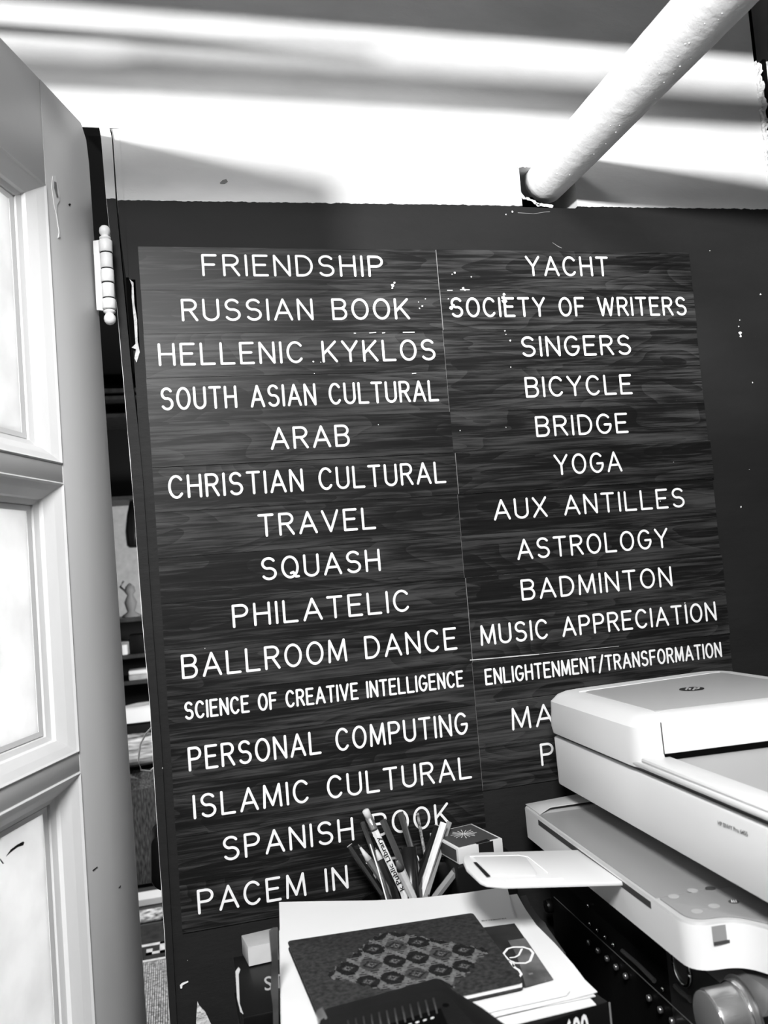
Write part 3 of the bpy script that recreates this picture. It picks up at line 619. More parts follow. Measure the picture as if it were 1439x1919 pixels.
# control icons on the near end of the tray
cp = obj('control_panel', *ppoly(rounded([(.314, TO + .004), (.362, TO + .004), (.364, -.008), (.392, .010), (.420, .014), (.420, .032), (.314, .032)], [.002, .016, .012, .01, .003, .003, .002]), -.0741, -.0730), MT['prg'], prn, bev=.0004)
for (x, y), k in zip(((1331, 1665), (1375, 1690), (1262, 1680), (1298, 1669), (1338, 1698), (1306, 1708)), (0, 1, 2, 2, 2, 2)):
    c = onh(x, y, -.0730); r_ = .0040 if k < 2 else .0042
    b_ = obj('button', *lathe(c, Ch, [(0, r_), (.00025, r_)], 20), [MT['dgrey'], MT['dgrey'], mat('button_grey', .40, .5, .3)][k], prn)
    if k == 1:
        for q in (-1, 0, 1):
            obj('button_icon', *prism([c + Ch * .0004 + exr * (q * .0015 + s1) + eyr * s2 for s1, s2 in ((-.0005, -.0022), (.0002, -.0022), (.0007, .0022), (0, .0022))], Ch * .0002), MT['letter'], b_)
# handle recess on the tray's near end, its shade painted as patch and line
we = .3672
hn = [onw(1331, 1722, we), onw(1383, 1707, we), onw(1384, 1775, we), onw(1334, 1790, we)]
hv = [pp(we, (q - Q0) @ Bd, max(-.106, min(-.0765, (q - Q0) @ Ch))) for q in hn]
d0_, d1_ = (hn[0] - Q0) @ Bd, (hn[1] - Q0) @ Bd
obj('grip_recess', *prism([pp(.3674, d0_, -.0885), pp(.3674, d1_ + .007, -.0885), pp(.3674, d1_ + .007, -.0775), pp(.3674, d0_, -.0775)], Aw * .0006), MT['prg'], prn)
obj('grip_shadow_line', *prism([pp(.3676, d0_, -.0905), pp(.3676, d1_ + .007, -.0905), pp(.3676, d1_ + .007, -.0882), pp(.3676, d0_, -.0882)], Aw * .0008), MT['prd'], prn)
# swing-out extension paddle
a0 = onf(1088, 1592, TO + .004); a1 = onf(1174, 1652, TO + .004)
tilt = math.radians(9)
ud = -Bd * math.cos(tilt) + Ch * math.sin(tilt); vd = (a1 - a0) / np.linalg.norm(a1 - a0); un = np.cross(vd, ud); un /= np.linalg.norm(un)
if un[2] < 0: un = -un
def onu(px, py, k=0.0): return on(px, py, un, a0 + un * k)
pdl = [onu(*q) for q in ((1100, 1592), (905, 1597), (884, 1598), (870, 1604), (868, 1612), (874, 1626), (900, 1650), (912, 1655), (945, 1658), (1060, 1655), (1178, 1652))]
pad = obj('extension_paddle', *prism([p - un * .0035 for p in pdl], un * .0035), MT['prn'], prn, bev=.0010)
pin = [onu(*q, .0001) for q in ((886, 1607), (972, 1605), (985, 1608), (1006, 1637), (1004, 1642), (920, 1643))]
obj('paddle_flap', *prism(pin, un * .0008), MT['prn'], pad, bev=.0003)
obj('paddle_slot', *prism([onu(*q, .0011) for q in ((887, 1616), (893, 1616), (919, 1642), (912, 1643))], un * .0002), MT['ink'], pad)
obj('paddle_ridge', *join(*[tube([onu(*a_, .0006) for a_ in q], .0006, 6) for q in (((880, 1605), (972, 1603), (990, 1606), (1026, 1636)), ((948, 1650), (1050, 1646), (1056, 1647)))]), MT['prn'], pad, smooth=True)

# ---- small printed texts made with the built-in font ----
def ftext(name, s, size, o3, xd, yd, m_, parent, bold=0.0, width=None):
    cu = bpy.data.curves.new(name, 'FONT'); cu.body = s; cu.size = size; cu.offset = bold; cu.resolution_u = 3
    t = bpy.data.objects.new(name, cu); C0.objects.link(t)
    dg = bpy.context.evaluated_depsgraph_get(); dg.update(); me = bpy.data.meshes.new_from_object(t.evaluated_get(dg))
    bpy.data.objects.remove(t); bpy.data.curves.remove(cu)
    xs_ = [v.co.x for v in me.vertices]; k = (width / (max(xs_) - min(xs_))) if width else 1
    xd = np.array(xd, float); yd = np.array(yd, float); xd /= np.linalg.norm(xd); yd = yd - xd * (yd @ xd); yd /= np.linalg.norm(yd)
    V = [np.array(o3) + xd * v.co.x * k + yd * v.co.y for v in me.vertices]; F = [tuple(p.vertices) for p in me.polygons]
    o = obj(name, V, F, m_, parent); bpy.data.meshes.remove(me); return o
t0 = onf(1345, 1544, -.0004); t1 = onf(1401, 1566, -.0004)
ftext('lettering', 'HP ENVY Pro 6455', .0042, onf(1345, 1545, -.0006), t1 - t0, Ch, MT['dgrey'], prn, .00006, width=np.linalg.norm(t1 - t0))

# ---- receiver under the printer ----
RD = -.015                      # its front stands a little ahead of the printer body
rc0 = onf(1120, 1669, RD)
Ar = Aw
def onr(px, py, k=0.0): return on(px, py, Bd, rc0 + Bd * k)
def rp(w_, d_, h_): return pp(w_, RD + d_, h_)
HT, HB = -.1144, -.272
wf_ = -.018; ww1 = (onr(1425, 1865) - Q0) @ Aw
rcv = thing('stereo_receiver', 'dark stereo receiver under the printer with silver volume knob', 'receiver', loc=tuple(np.array([.55, -.25, ZD])))
def rprism(pts, d0, d1, m_, nm, parent=None, bev=0): 
    return obj(nm, *prism([rp(a, d0, z) for a, z in pts], Bd * (d1 - d0)), m_, parent or rcv, bev=bev)
rcm = mat('receiver_grey_metal', .22, .35, .5, metal=.5, bump=(300, .2, .0003))
rprism([(wf_, HB), (ww1, HB), (ww1, HT - .012), (wf_, HT - .012)], 0.0, .33, MT['blks'], 'case')
obj('case_top', *prism([rp(wf_, .0, HT - .012), rp(wf_, .012, HT), rp(wf_, .33, HT), rp(wf_, .33, HT - .012)], Aw * (ww1 - wf_)), rcm, rcv)
def rw(px, py): P = onr(px, py); return (P - Q0) @ Aw, (P - Q0) @ Ch
dw0, dz0 = rw(1252, 1826)
rprism([(wf_ + .02, dz0), (dw0, dz0), (rw(1244, 1768)[0], HT - .014), (wf_ + .02, HT - .014)], -.0012, .0, MT['blk'], 'display', bev=.0004)
rprism([(dw0 + .002, HB + .06), (ww1 - .001, HB + .06), (ww1 - .001, HT - .0125), (dw0 + .002, HT - .0125)], -.0010, .0, mat('receiver_side_panel', .05, .4, .4, metal=.3, bump=(300, .2, .0003)), 'front_panel', bev=.0003)
la = rw(1038, 1681); lb = rw(1297, 1919)
obj('trim_line', *tube([onr(1038, 1681, -.001), onr(1180, 1811, -.001), onr(1300, 1922, -.001)], .0006, 6), mat('trim_grey', .12, .4, .4), rcv)
for q in ((1105, 1697), (1108, 1731), (1122, 1743), (1137, 1756), (1152, 1770), (1245, 1853)):
    c = onr(q[0], q[1], -.001); obj('small_button', *lathe(c, -Bd, [(0, .0019), (.0022, .0019), (.0030, .0012), (.0032, .0004)], 10), MT['chrome'], rcv, smooth=True)
for q in ((1065, 1693), (1106, 1766), (1123, 1781), (1140, 1796), (1157, 1812), (1175, 1829), (1219, 1870), (1240, 1892), (1262, 1913)):
    c = onr(q[0], q[1], -.001)
    if q[0] == 1065: continue
    b_ = obj('button', *lathe(c - Bd * 0, -Bd, [(0, .0030), (.0028, .0030), (.0036, .0022), (.0038, .0006)], 12), MT['alu'], rcv, smooth=True)
c = onr(1033, 1697, -.001); obj('tone_knob', *lathe(c, -Bd, [(0, .0075), (.006, .0072), (.007, .006), (.007, .001)], 20), MT['blk'], rcv, smooth=True)
obj('knob_rim', *tube([c - Bd * .0066 + (Ch * math.cos(t) + Ar * math.sin(t)) * .0070 for t in [2 * math.pi * k / 20 for k in range(21)]], .0004, 6), MT['chrome'], rcv)
obj('rocker_bar', *tube([onr(1166, 1782, -.002), onr(1193, 1805, -.002), onr(1226, 1838, -.002)], .0022, 8), MT['dgrey'], rcv)
obj('rocker_bar', *tube([onr(1266, 1848, -.002), onr(1279, 1861, -.002), onr(1294, 1873, -.002)], .0026, 8), MT['dgrey'], rcv)
# ring-shaped pad
rcx = onr(1280, 1812, -.001); u1 = Ar; u2 = np.array([0, 0, 1.0])
rA = abs((onr(1263, 1812) - onr(1298, 1812)) @ Ar) / 2; rB = abs(onr(1280, 1778)[2] - onr(1280, 1846)[2]) / 2; rr_ = (rA + rB) / 2 * .92
ringp = [rcx - Bd * .0015 + (u1 * math.cos(t) + u2 * math.sin(t)) * rr_ * .92 for t in [2 * math.pi * k / 32 for k in range(33)]]
obj('navigation_ring', *tube(ringp, .0017, 8), MT['chrome'], rcv, smooth=True)
obj('navigation_pad', *lathe(rcx, -Bd, [(0, rr_ * .80), (.002, rr_ * .78), (.0025, rr_ * .5), (.0025, .001)], 28), MT['dgrey'], rcv, smooth=True)
# big volume knob
fc_ = onr(1328, 1918, -.028); kc = fc_ + Bd * .027
kr = np.linalg.norm((onr(1306, 1850, -.028) - fc_)) * .98
obj('knob_well', *lathe(kc, -Bd, [(0, kr * 1.22), (.0005, kr * 1.22)], 40), MT['dgrey'], rcv)
kn = obj('volume_knob', *lathe(kc, -Bd, [(0, kr * 1.10), (.004, kr * 1.10), (.005, kr * 1.06), (.006, kr), (.024, kr * .98), (.0265, kr * .95)], 56, close=False), MT['alu'], rcv, smooth=True, wn=True)
obj('knob_face', *lathe(kc - Bd * .0262, -Bd, [(0, kr * .95), (.0010, kr * .93), (.0012, kr * .90), (.0012, .0005)], 56), mat('knob_face_grey', .17, .4, .4), kn, smooth=True)
obj('knob_ring', *tube([kc - Bd * .0265 + (u1 * math.cos(t) + u2 * math.sin(t)) * kr * .945 for t in [2 * math.pi * k / 48 for k in range(49)]], .0006, 6), MT['chrome'], kn, smooth=True)
obj('knob_ring', *tube([kc - Bd * .0050 + (u1 * math.cos(t) + u2 * math.sin(t)) * kr * 1.06 for t in [2 * math.pi * k / 48 for k in range(49)]], .0009, 6), MT['chrome'], kn, smooth=True)
for a in (wf_ + .03, ww1 - .05):
    for b_ in (.03, .28):
        q = rp(a, b_, HB); obj('foot', *lathe((q[0], q[1], ZD), (0, 0, 1), [(0, .014), (q[2] - ZD, .016)], 16), MT['blk'], rcv)
# feet of the printer standing on the receiver
for a, b_ in ((.05, .06), (.36, .06), (.05, .29), (.36, .29)):
    q = pp(a, b_, HT); obj('foot', *lathe(q, Ch, [(0, .010), (.005, .010)], 12), MT['blk'], prn)

# ---- black carton with the number, carrying the papers ----
ZP = 1.046
def zq(*qs, z=ZP): return [Zp(x, y, z) for x, y in qs]
nr = Zp(1140, 1876, ZP - .006)
bx = [(.098, -.135), (.262, -.175), (nr[0], nr[1]), (.10, -.43)]
cart = thing('black_carton', 'glossy black carton with a white number on its side, under the loose papers', 'box', loc=(.19, -.28, ZD))
obj('carton_body', *prism([(x, y, ZD) for x, y in bx], (0, 0, ZP - .006 - ZD)), MT['blk'], cart, bev=.0015)
e0 = np.array([bx[3][0], bx[3][1], 0]); e1 = np.array([bx[2][0], bx[2][1], 0]); fd = (e1 - e0) / np.linalg.norm(e1 - e0); fnm = np.array([fd[1], -fd[0], 0])
tq = on(1058, 1930, fnm, e0 + fnm * .0004); tq2 = on(1102, 1919, fnm, e0 + fnm * .0004)
tn = ftext('lettering', '600', .026, tq + np.array([0, 0, -.0125]), fd, (0, 0, 1), MT['letter'], cart, .0006, width=np.linalg.norm(tq2 - tq) * 1.0)
eg = on(1139, 1890, fnm, e0)
obj('tape_edge', *tube([(bx[2][0] + .0004, bx[2][1] - .0004, ZP - .007), (bx[2][0] + .0004, bx[2][1] - .0004, ZD + .02)], .0007, 6), MT['grey'], cart)

# ---- sheets of paper ----
def sheet(name, lab, q, z, m_=None, th=.0006, lift_=None, grp='loose sheets on the black carton'):
    pts = [Zp(x, y, z) for x, y in q]
    if lift_:
        pts = [p + np.array([0, 0, l]) for p, l in zip(pts, lift_)]
    return tag(obj(name, *prism(pts, (0, 0, th)), m_ or MT['paper']), lab, 'paper', grp)
z = ZP
sheet('paper_sheet', 'lowest white sheet, its near corner sticking out over the carton number', ((523, 1745), (900, 1735), (1000, 1760), (1117, 1884), (945, 1926), (700, 1990), (528, 2010)), z - .0055, th=.0007)
sheet('paper_sheet', 'white sheet just above the lowest one, near edge below the notebook', ((524, 1740), (930, 1690), (1116, 1868), (920, 1906), (700, 1970), (528, 1985)), z - .0042, MT['paper2'], th=.0008)
sheet('paper_sheet', 'white sheet with its long right edge beside the dark receiver', ((700, 1700), (952, 1679), (969, 1677), (972, 1683), (985, 1706), (1005, 1735), (1040, 1770), (1075, 1810), (1096, 1838), (1119, 1860), (1068, 1873), (940, 1903), (800, 1938), (700, 1960)), z - .0028, th=.0008)
top = obj('paper_sheet', *prism(zq((523, 1692), (620, 1690), (700, 1689), (790, 1684), (870, 1675), (950, 1663), (957, 1690), (966, 1720), (985, 1742), (1003, 1765), (1020, 1790), (1045, 1825), (1068, 1859), (1062, 1866), (930, 1895), (760, 1938), (600, 1980), (531, 2000), z=z - .0012), (0, 0, .0008)), MT['paper'])
tag(top, 'topmost large white sheet lying under the patterned notebook', 'paper', 'loose sheets on the black carton')
o = obj('dark_leaf', *prism([Zp(x, y, z - .009) for x, y in ((975, 1683), (986, 1680), (995, 1700), (1010, 1722), (1022, 1733), (1026, 1741), (1060, 1790), (1040, 1790), (1000, 1740))], (0, 0, .0015)), MT['gp2']); tag(o, 'dark curled page edge between the white sheets and the receiver', 'page')
TX = z
pc = [Zp(915, 1720, TX), Zp(948, 1717, TX)]
cap = ftext('lettering', 'HLOSBACHE', .0030, Zp(948, 1720, TX), Zp(915, 1723.5, TX) - Zp(948, 1720, TX), Zp(932, 1735, TX) - Zp(932, 1720, TX), MT['ink'], top, .00003, width=.022)
# photograph print with glasses
zp_ = z + .0001
ph = thing('photo_print', 'dark photograph print showing white-framed glasses, half under the notebook', 'photograph', loc=tuple(Zp(980, 1790, zp_)))
obj('print', *prism([Zp(x, y, zp_) for x, y in ((904, 1739), (964, 1731), (1037, 1836), (985, 1851), (960, 1852), (930, 1790))], (0, 0, .0003)), mat('photo_dark', .022, .4, .3, var=(26, .95)), ph)
obj('print_floor', *prism([Zp(x, y, zp_ + .0003) for x, y in ((952, 1763), (984, 1758), (1037, 1836), (1000, 1846), (985, 1850), (976, 1815), (968, 1790))], (0, 0, .0001)), mat('photo_grey', .11, .4, .3, var=(40, .6)), ph)
def flat(qs, wd, z0_, closed=False):
    P = [Zp(x, y, z0_) for x, y in qs]; V = []; F = []
    if closed: P = P + [P[0]]
    nP = len(P)
    for i in range(nP):
        a = P[(i - 1) if i > 0 else (nP - 2 if closed else 0)]; b_ = P[(i + 1) if i < nP - 1 else (1 if closed else nP - 1)]
        t = (b_ - a)[:2]; t /= np.linalg.norm(t); nn = np.array([-t[1], t[0], 0]); wi = wd[i % len(wd)] if isinstance(wd, list) else wd
        V += [P[i] + nn * wi, P[i] - nn * wi, P[i] + nn * wi + np.array([0, 0, .00015]), P[i] - nn * wi + np.array([0, 0, .00015])]
    for i in range(nP - 1):
        k = 4 * i; F += [(k, k + 4, k + 5, k + 1), (k + 2, k + 3, k + 7, k + 6), (k, k + 2, k + 6, k + 4), (k + 1, k + 5, k + 7, k + 3)]
    return V, F
gz = zp_ + .0005
obj('printed_glasses', *join(flat(((943, 1788), (951, 1778), (962, 1775), (980, 1775), (993, 1779), (999, 1786), (993, 1801), (985, 1805), (965, 1805), (952, 1799)), .00105, gz, True), flat(((962, 1805), (962, 1812), (972, 1818), (977, 1826), (973, 1831)), .0010, gz), flat(((952, 1800), (960, 1808), (964, 1812)), .0010, gz), flat(((978, 1778), (972, 1790), (965, 1794), (955, 1795)), .0008, gz)), MT['letter'], ph)
obj('print_mark', *join(flat(((1020, 1838), (1023, 1836), (1022, 1840)), .0005, gz), flat(((991, 1826), (998, 1824)), .0010, gz)), MT['grey'], ph)
# ---- patterned notebook ----
nb = thing('notebook', 'dark speckled cloth notebook with a woven diamond pattern on its cover', 'notebook', loc=tuple(Zp(750, 1800, ZP)))
zn = ZP + .007
cor = [Zp(538, 1763, zn), Zp(886, 1710, zn), Zp(981, 1838, zn), Zp(605, 1920, zn)]
cc = rounded(cor, .004, 4)
obj('back_cover', *prism([p - np.array([0, 0, .0066]) for p in cc], (0, 0, .0016)), MT['cloth'], nb, bev=.0004)
ctr = sum(cor) / 4
obj('pages', *prism([ctr + (p - ctr) * .985 - np.array([0, 0, p[2] - ZP - .0022]) + np.array([0, 0, -(ctr[2] - p[2]) * 0]) for p in [np.array([q[0], q[1], zn]) for q in cor]], (0, 0, .0028)), MT['paper'], nb)
cov = obj('front_cover', *prism([p - np.array([0, 0, .0018]) for p in cc], (0, 0, .0018)), MT['cloth'], nb, bev=.0006)
# woven ikat field: a grid of coloured cells on the cover
ux_ = cor[1] - cor[0]; vy_ = cor[3] - cor[0]
NX, NY = 168, 74; HW, HH = 24, 17
V = []; F = []; mi = []
for j in range(NY + 1):
    for i in range(NX + 1):
        V.append(cor[0] + ux_ * (.10 + .80 * i / NX) + vy_ * (.10 + .80 * j / NY) + np.array([0, 0, .0002]))
jr = random.Random(2); jit_ = [jr.choice((-1, 0, 0, 0, 1)) for _ in range(NY + 1)]
for j in range(NY):
    for i in range(NX):
        x = i + jit_[j]; 
        u_ = x / HW; v_ = j / HH
        # ragged diamond border of the whole field
        big = abs((i - NX * .5) / (NX * .50)) + abs((j - NY * .52) / (NY * .58))
        if big + .035 * math.sin(i * .8) > 1.0: continue
        best = None
        row = round(v_); 
        for rr2 in (row - 1, row, row + 1):
            off = .5 if rr2 % 2 else 0
            cx = round(u_ - off) + off; dx = abs(u_ - cx) * HW; dy = abs(v_ - rr2) * HH
            dd = dx / (HW * .5) * .62 + dy / (HH * .62) * .62
            if best is None or dd < best[0]: best = (dd, dx, dy, (int(cx * 2) + rr2 * 3) % 3)
        dd, dx, dy, kind = best; ddq = dx * .085 + dy * .16
        if dd > .66 : c_ = 2
        elif ddq > .78: c_ = 0 if kind != 1 else 1
        elif ddq > .56: c_ = 0
        elif ddq > .36: c_ = 1
        elif ddq > .2: c_ = 2
        else: c_ = 0
        if dd <= .66 and dy > HH * .38: c_ = 0 if j % 2 else 2
        a = j * (NX + 1) + i; F.append((a, a + 1, a + NX + 2, a + NX + 1)); mi.append(c_)
ik = obj('woven_pattern', V, F, [MT['ikd'], MT['ikm'], MT['ikl']], nb, mi=mi)
ik['label'] = 'ragged diamond of small woven hexagons'
# ---- black plastic tool in front ----
zt_ = 1.085
tl = thing('paper_punch', 'black plastic office tool with a ribbed grip at the bottom edge', 'office tool', loc=tuple(Zp(760, 1900, ZP)))
def T(x, y, z_=zt_): return Zp(x, y, z_)
obj('casing', *prism([T(604, 1888), T(700, 1862), T(818, 1829), T(832, 1833), T(850, 1852), T(905, 1885), T(960, 1925), T(980, 1990), T(600, 2030), T(588, 1940)], (0, 0, -.030)), MT['blk'], tl, bev=.003)
rim = obj('inner_panel', *prism([T(618, 1908, zt_ + .0006), T(826, 1857, zt_ + .0006), T(850, 1880, zt_ + .0006), T(890, 1925, zt_ + .0006), T(880, 1980, zt_ + .0006), T(618, 1990, zt_ + .0006)], (0, 0, .0012)), MT['blks'], tl, bev=.0006)
for k in range(12):
    f = k / 11; x0, y0 = 652 + f * 160, 1913 - f * 42; x1, y1 = 656 + f * 163, 1945 - f * 45
    obj('grip_rib', *tube([T(x0, y0, zt_ + .0022), T(x1, y1, zt_ + .0022)], .0006, 6), MT['dgrey'], tl, smooth=True)
obj('grip_channel', *prism([T(640, 1950, zt_ + .0015), T(826, 1892, zt_ + .0015), T(840, 1925, zt_ + .0015), T(650, 1985, zt_ + .0015)], (0, 0, .0010)), MT['black'], tl)
for x, y in ((768, 1919), (782, 1915), (796, 1911), (810, 1907)):
    obj('white_dash', *prism([T(x - 3, y + 1, zt_ + .0027), T(x + 3, y - 1, zt_ + .0027), T(x + 3, y + 1, zt_ + .0027), T(x - 3, y + 3, zt_ + .0027)], (0, 0, .0002)), MT['letter'], tl)
obj('screw_hole', *lathe(T(835, 1884, zt_ + .0018), (0, 0, 1), [(0, .0022), (.0003, .0022)], 16), MT['black'], tl)
obj('metal_corner', *prism([T(592, 1893, zt_ - .001), T(604, 1885, zt_ + .001), T(614, 1905, zt_ + .001), T(606, 1919, zt_ - .001), T(596, 1912, zt_ - .001)], (0, 0, -.006)), MT['alu'], tl, bev=.001)

# ---- books on the left and the small cardboard box ----
def book(name, lab, x0, x1, y0, y1, z0, z1, m_, rot=0.0, cover=.0022, bulge=.003):
    cx, cy = (x0 + x1) / 2, (y0 + y1) / 2; ca, sa = math.cos(rot), math.sin(rot)
    def R_(V): return [np.array([cx + (v[0] - cx) * ca - (v[1] - cy) * sa, cy + (v[0] - cx) * sa + (v[1] - cy) * ca, v[2]]) for v in V]
    t = thing(name, lab, 'book', loc=(cx, cy, z0))
    for nm, a in (('cover', box(x0, x1, y0, y1, z1 - cover, z1)), ('cover', box(x0, x1, y0, y1, z0, z0 + cover)), ('spine', box(x0, x1, y0 - cover, y0, z0, z1)), ('pages', box(x0 + .003, x1 - .003, y0 + .0002, y1 - .004, z0 + cover, z1 - cover))):
        V, F = a; obj(nm, R_(V), F, m_ if nm != 'pages' else MT['paper2'], t, bev=.0006 if nm != 'pages' else 0)
    return t, R_
z_b = .955
ftop = Yp(446, 1815, -.245)
b1, _ = book('hardcover_book', 'thick black hardcover with pale title letters, lower left of the papers', .048, .098, -.235, -.075, .892, .950, MT['blk'], .0)
b0, _ = book('hardcover_book', 'plain black book lying at the bottom of the stack left of the papers', .044, .098, -.25, -.07, ZD, .8915, MT['blk'])
b2, _ = book('hardcover_book', 'thin black book on top of the titled one, under the small pale box', .050, .098, -.185, -.06, .9505, .978, MT['blk'])
spn = Yp(495, 1852, -.2378); 
ftext('lettering', 'ST', .016, Yp(495, 1857, -.2376), (1, 0, 0), (0, 0, 1), MT['card'], b1, .0001)
pb_ = [Yp(x, y, -.2385) for x, y in ((441, 1820), (447, 1812), (450, 1816), (447, 1825), (449, 1880), (456, 1900), (450, 1895), (444, 1870))]
obj('page_curl', *prism(pb_, (0, -.001, 0)), MT['paper2'], b1)
sb = thing('small_carton', 'small pale cardboard box lying on the black books at the lower left', 'box', loc=(.08, -.13, .9785))
zb_ = .9975
q1 = [Zp(x, y, zb_) for x, y in ((464, 1775), (505, 1766), (520, 1763), (520, 1737), (452, 1753))]
obj('carton_body', *prism([np.array([p[0], p[1], .9785]) for p in q1], (0, 0, zb_ - .9785)), MT['card'], sb, bev=.0005)
obj('end_flap', *prism([np.array([q1[0][0], q1[0][1] - .0003, .9790]), np.array([q1[1][0], q1[1][1] - .0003, .9790]), np.array([q1[1][0], q1[1][1] - .0003, zb_ - .0005]), np.array([q1[0][0], q1[0][1] - .0003, zb_ - .0005])], (0, -.0004, 0)), MT['cardl'], sb)
gl = [Yp(x, y, -.30) for x, y in ((505, 1748), (512, 1742), (521, 1741), (522, 1919), (524, 1960), (514, 1960), (512, 1890), (508, 1860), (510, 1800), (506, 1765))]
o = obj('brown_envelope', *prism(gl, (0, .004, 0)), mat('brown_paper', .06, .6, .3, var=(24, .9))); tag(o, 'dark creased paper edge standing against the left side of the white sheets', 'envelope')
wd_ = [Yp(x, y, -.012) for x, y in ((370, 1876), (374, 1884), (385, 1896), (396, 1919), (402, 1945), (366, 1945), (368, 1900))]
o = obj('paper_scrap', *prism(wd_, (0, -.002, 0)), MT['plaster']); tag(o, 'torn pale scrap at the foot of the dark wall, bottom left', 'paper')
o = obj('tape_scrap', *prism([Yp(x, y, -.001) for x, y in ((337, 1846), (341, 1842), (352, 1838), (353, 1840), (342, 1846), (341, 1852), (338, 1852))], (0, -.0006, 0)), MT['letter']); tag(o, 'tiny white tape scrap on the wall edge, bottom left', 'tape')

# ---- playing-card box ----
zc_ = 1.058
cA, cB, cC = Zp(858, 1591, zc_), Zp(941, 1571, zc_), Zp(897, 1535, zc_)
ex = cB - cA; ey = cC - cB; exn = ex / np.linalg.norm(ex); eyn = ey - exn * (ey @ exn); eyn /= np.linalg.norm(eyn)
if cC[1] > -.012: ey = ey * ((-.012 - cB[1]) / ey[1])
Lx = np.linalg.norm(ex); Ly = np.linalg.norm(ey)
hC = .0165
def kb(u_, v_, h_): return cA + exn * u_ + eyn * v_ + np.array([0, 0, h_])
cb_ = thing('playing_card_box', 'tuck box of playing cards with a white starburst on its dark face', 'card box', loc=tuple(kb(Lx / 2, Ly / 2, -hC)))
obj('box_body', *prism([kb(0, 0, -hC), kb(Lx, 0, -hC), kb(Lx, Ly, -hC), kb(0, Ly, -hC)], (0, 0, hC)), MT['paper2'], cb_, bev=.0006)
obj('printed_face', *prism([kb(.003, .003, .0001), kb(Lx - .003, .003, .0001), kb(Lx - .003, Ly - .003, .0001), kb(.003, Ly - .003, .0001)], (0, 0, .0002)), mat('card_face_grey', .07, .4, .4), cb_)
sb_ = []
for k in range(16):
    t = 2 * math.pi * k / 16 + .08; l0, l1 = .0008, .0150 if k % 2 else .0128; c_ = np.array([Lx * .52, Ly * .58])
    d_ = np.array([math.cos(t), math.sin(t)]); nn = np.array([-d_[1], d_[0]])
    sb_.append(prism([kb(*(c_ + d_ * l0 - nn * .00012), .0004), kb(*(c_ + d_ * l1 - nn * .0004), .0004), kb(*(c_ + d_ * l1 + nn * .0004), .0004), kb(*(c_ + d_ * l0 + nn * .00012), .0004)], (0, 0, .0001)))
st_ = obj('starburst', *join(*sb_), MT['letter'], cb_); st_['kind'] = 'stuff'
obj('side_print', *prism([kb(-.0003, .004, -hC + .002), kb(-.0003, Ly - .004, -hC + .002), kb(-.0003, Ly - .004, -.002), kb(-.0003, .004, -.002)], exn * -.0002), mat('card_side', .045, .5, .3), cb_)
obj('seal', *join(prism([kb(Lx * .45, -.0004, -.013), kb(Lx * .78, -.0004, -.013), kb(Lx * .78, -.0004, 0), kb(Lx * .45, -.0004, 0)], eyn * -.0002), prism([kb(Lx * .42, -.0005, .0005), kb(Lx * .72, -.0005, .0005), kb(Lx * .72, .007, .0005), kb(Lx * .42, .004, .0005)], (0, 0, .0002))), MT['ink'], cb_)
o = obj('black_tin', *prism([(cA[0] - .004, cA[1] - .004, ZD), (cB[0] + .01, cB[1] - .01, ZD), (cB[0] + .01, -.012, ZD), (cA[0] - .004, -.012, ZD)], (0, 0, zc_ - hC - ZD)), MT['blk'], bev=.003); tag(o, 'plain black tin standing under the playing-card box', 'tin')

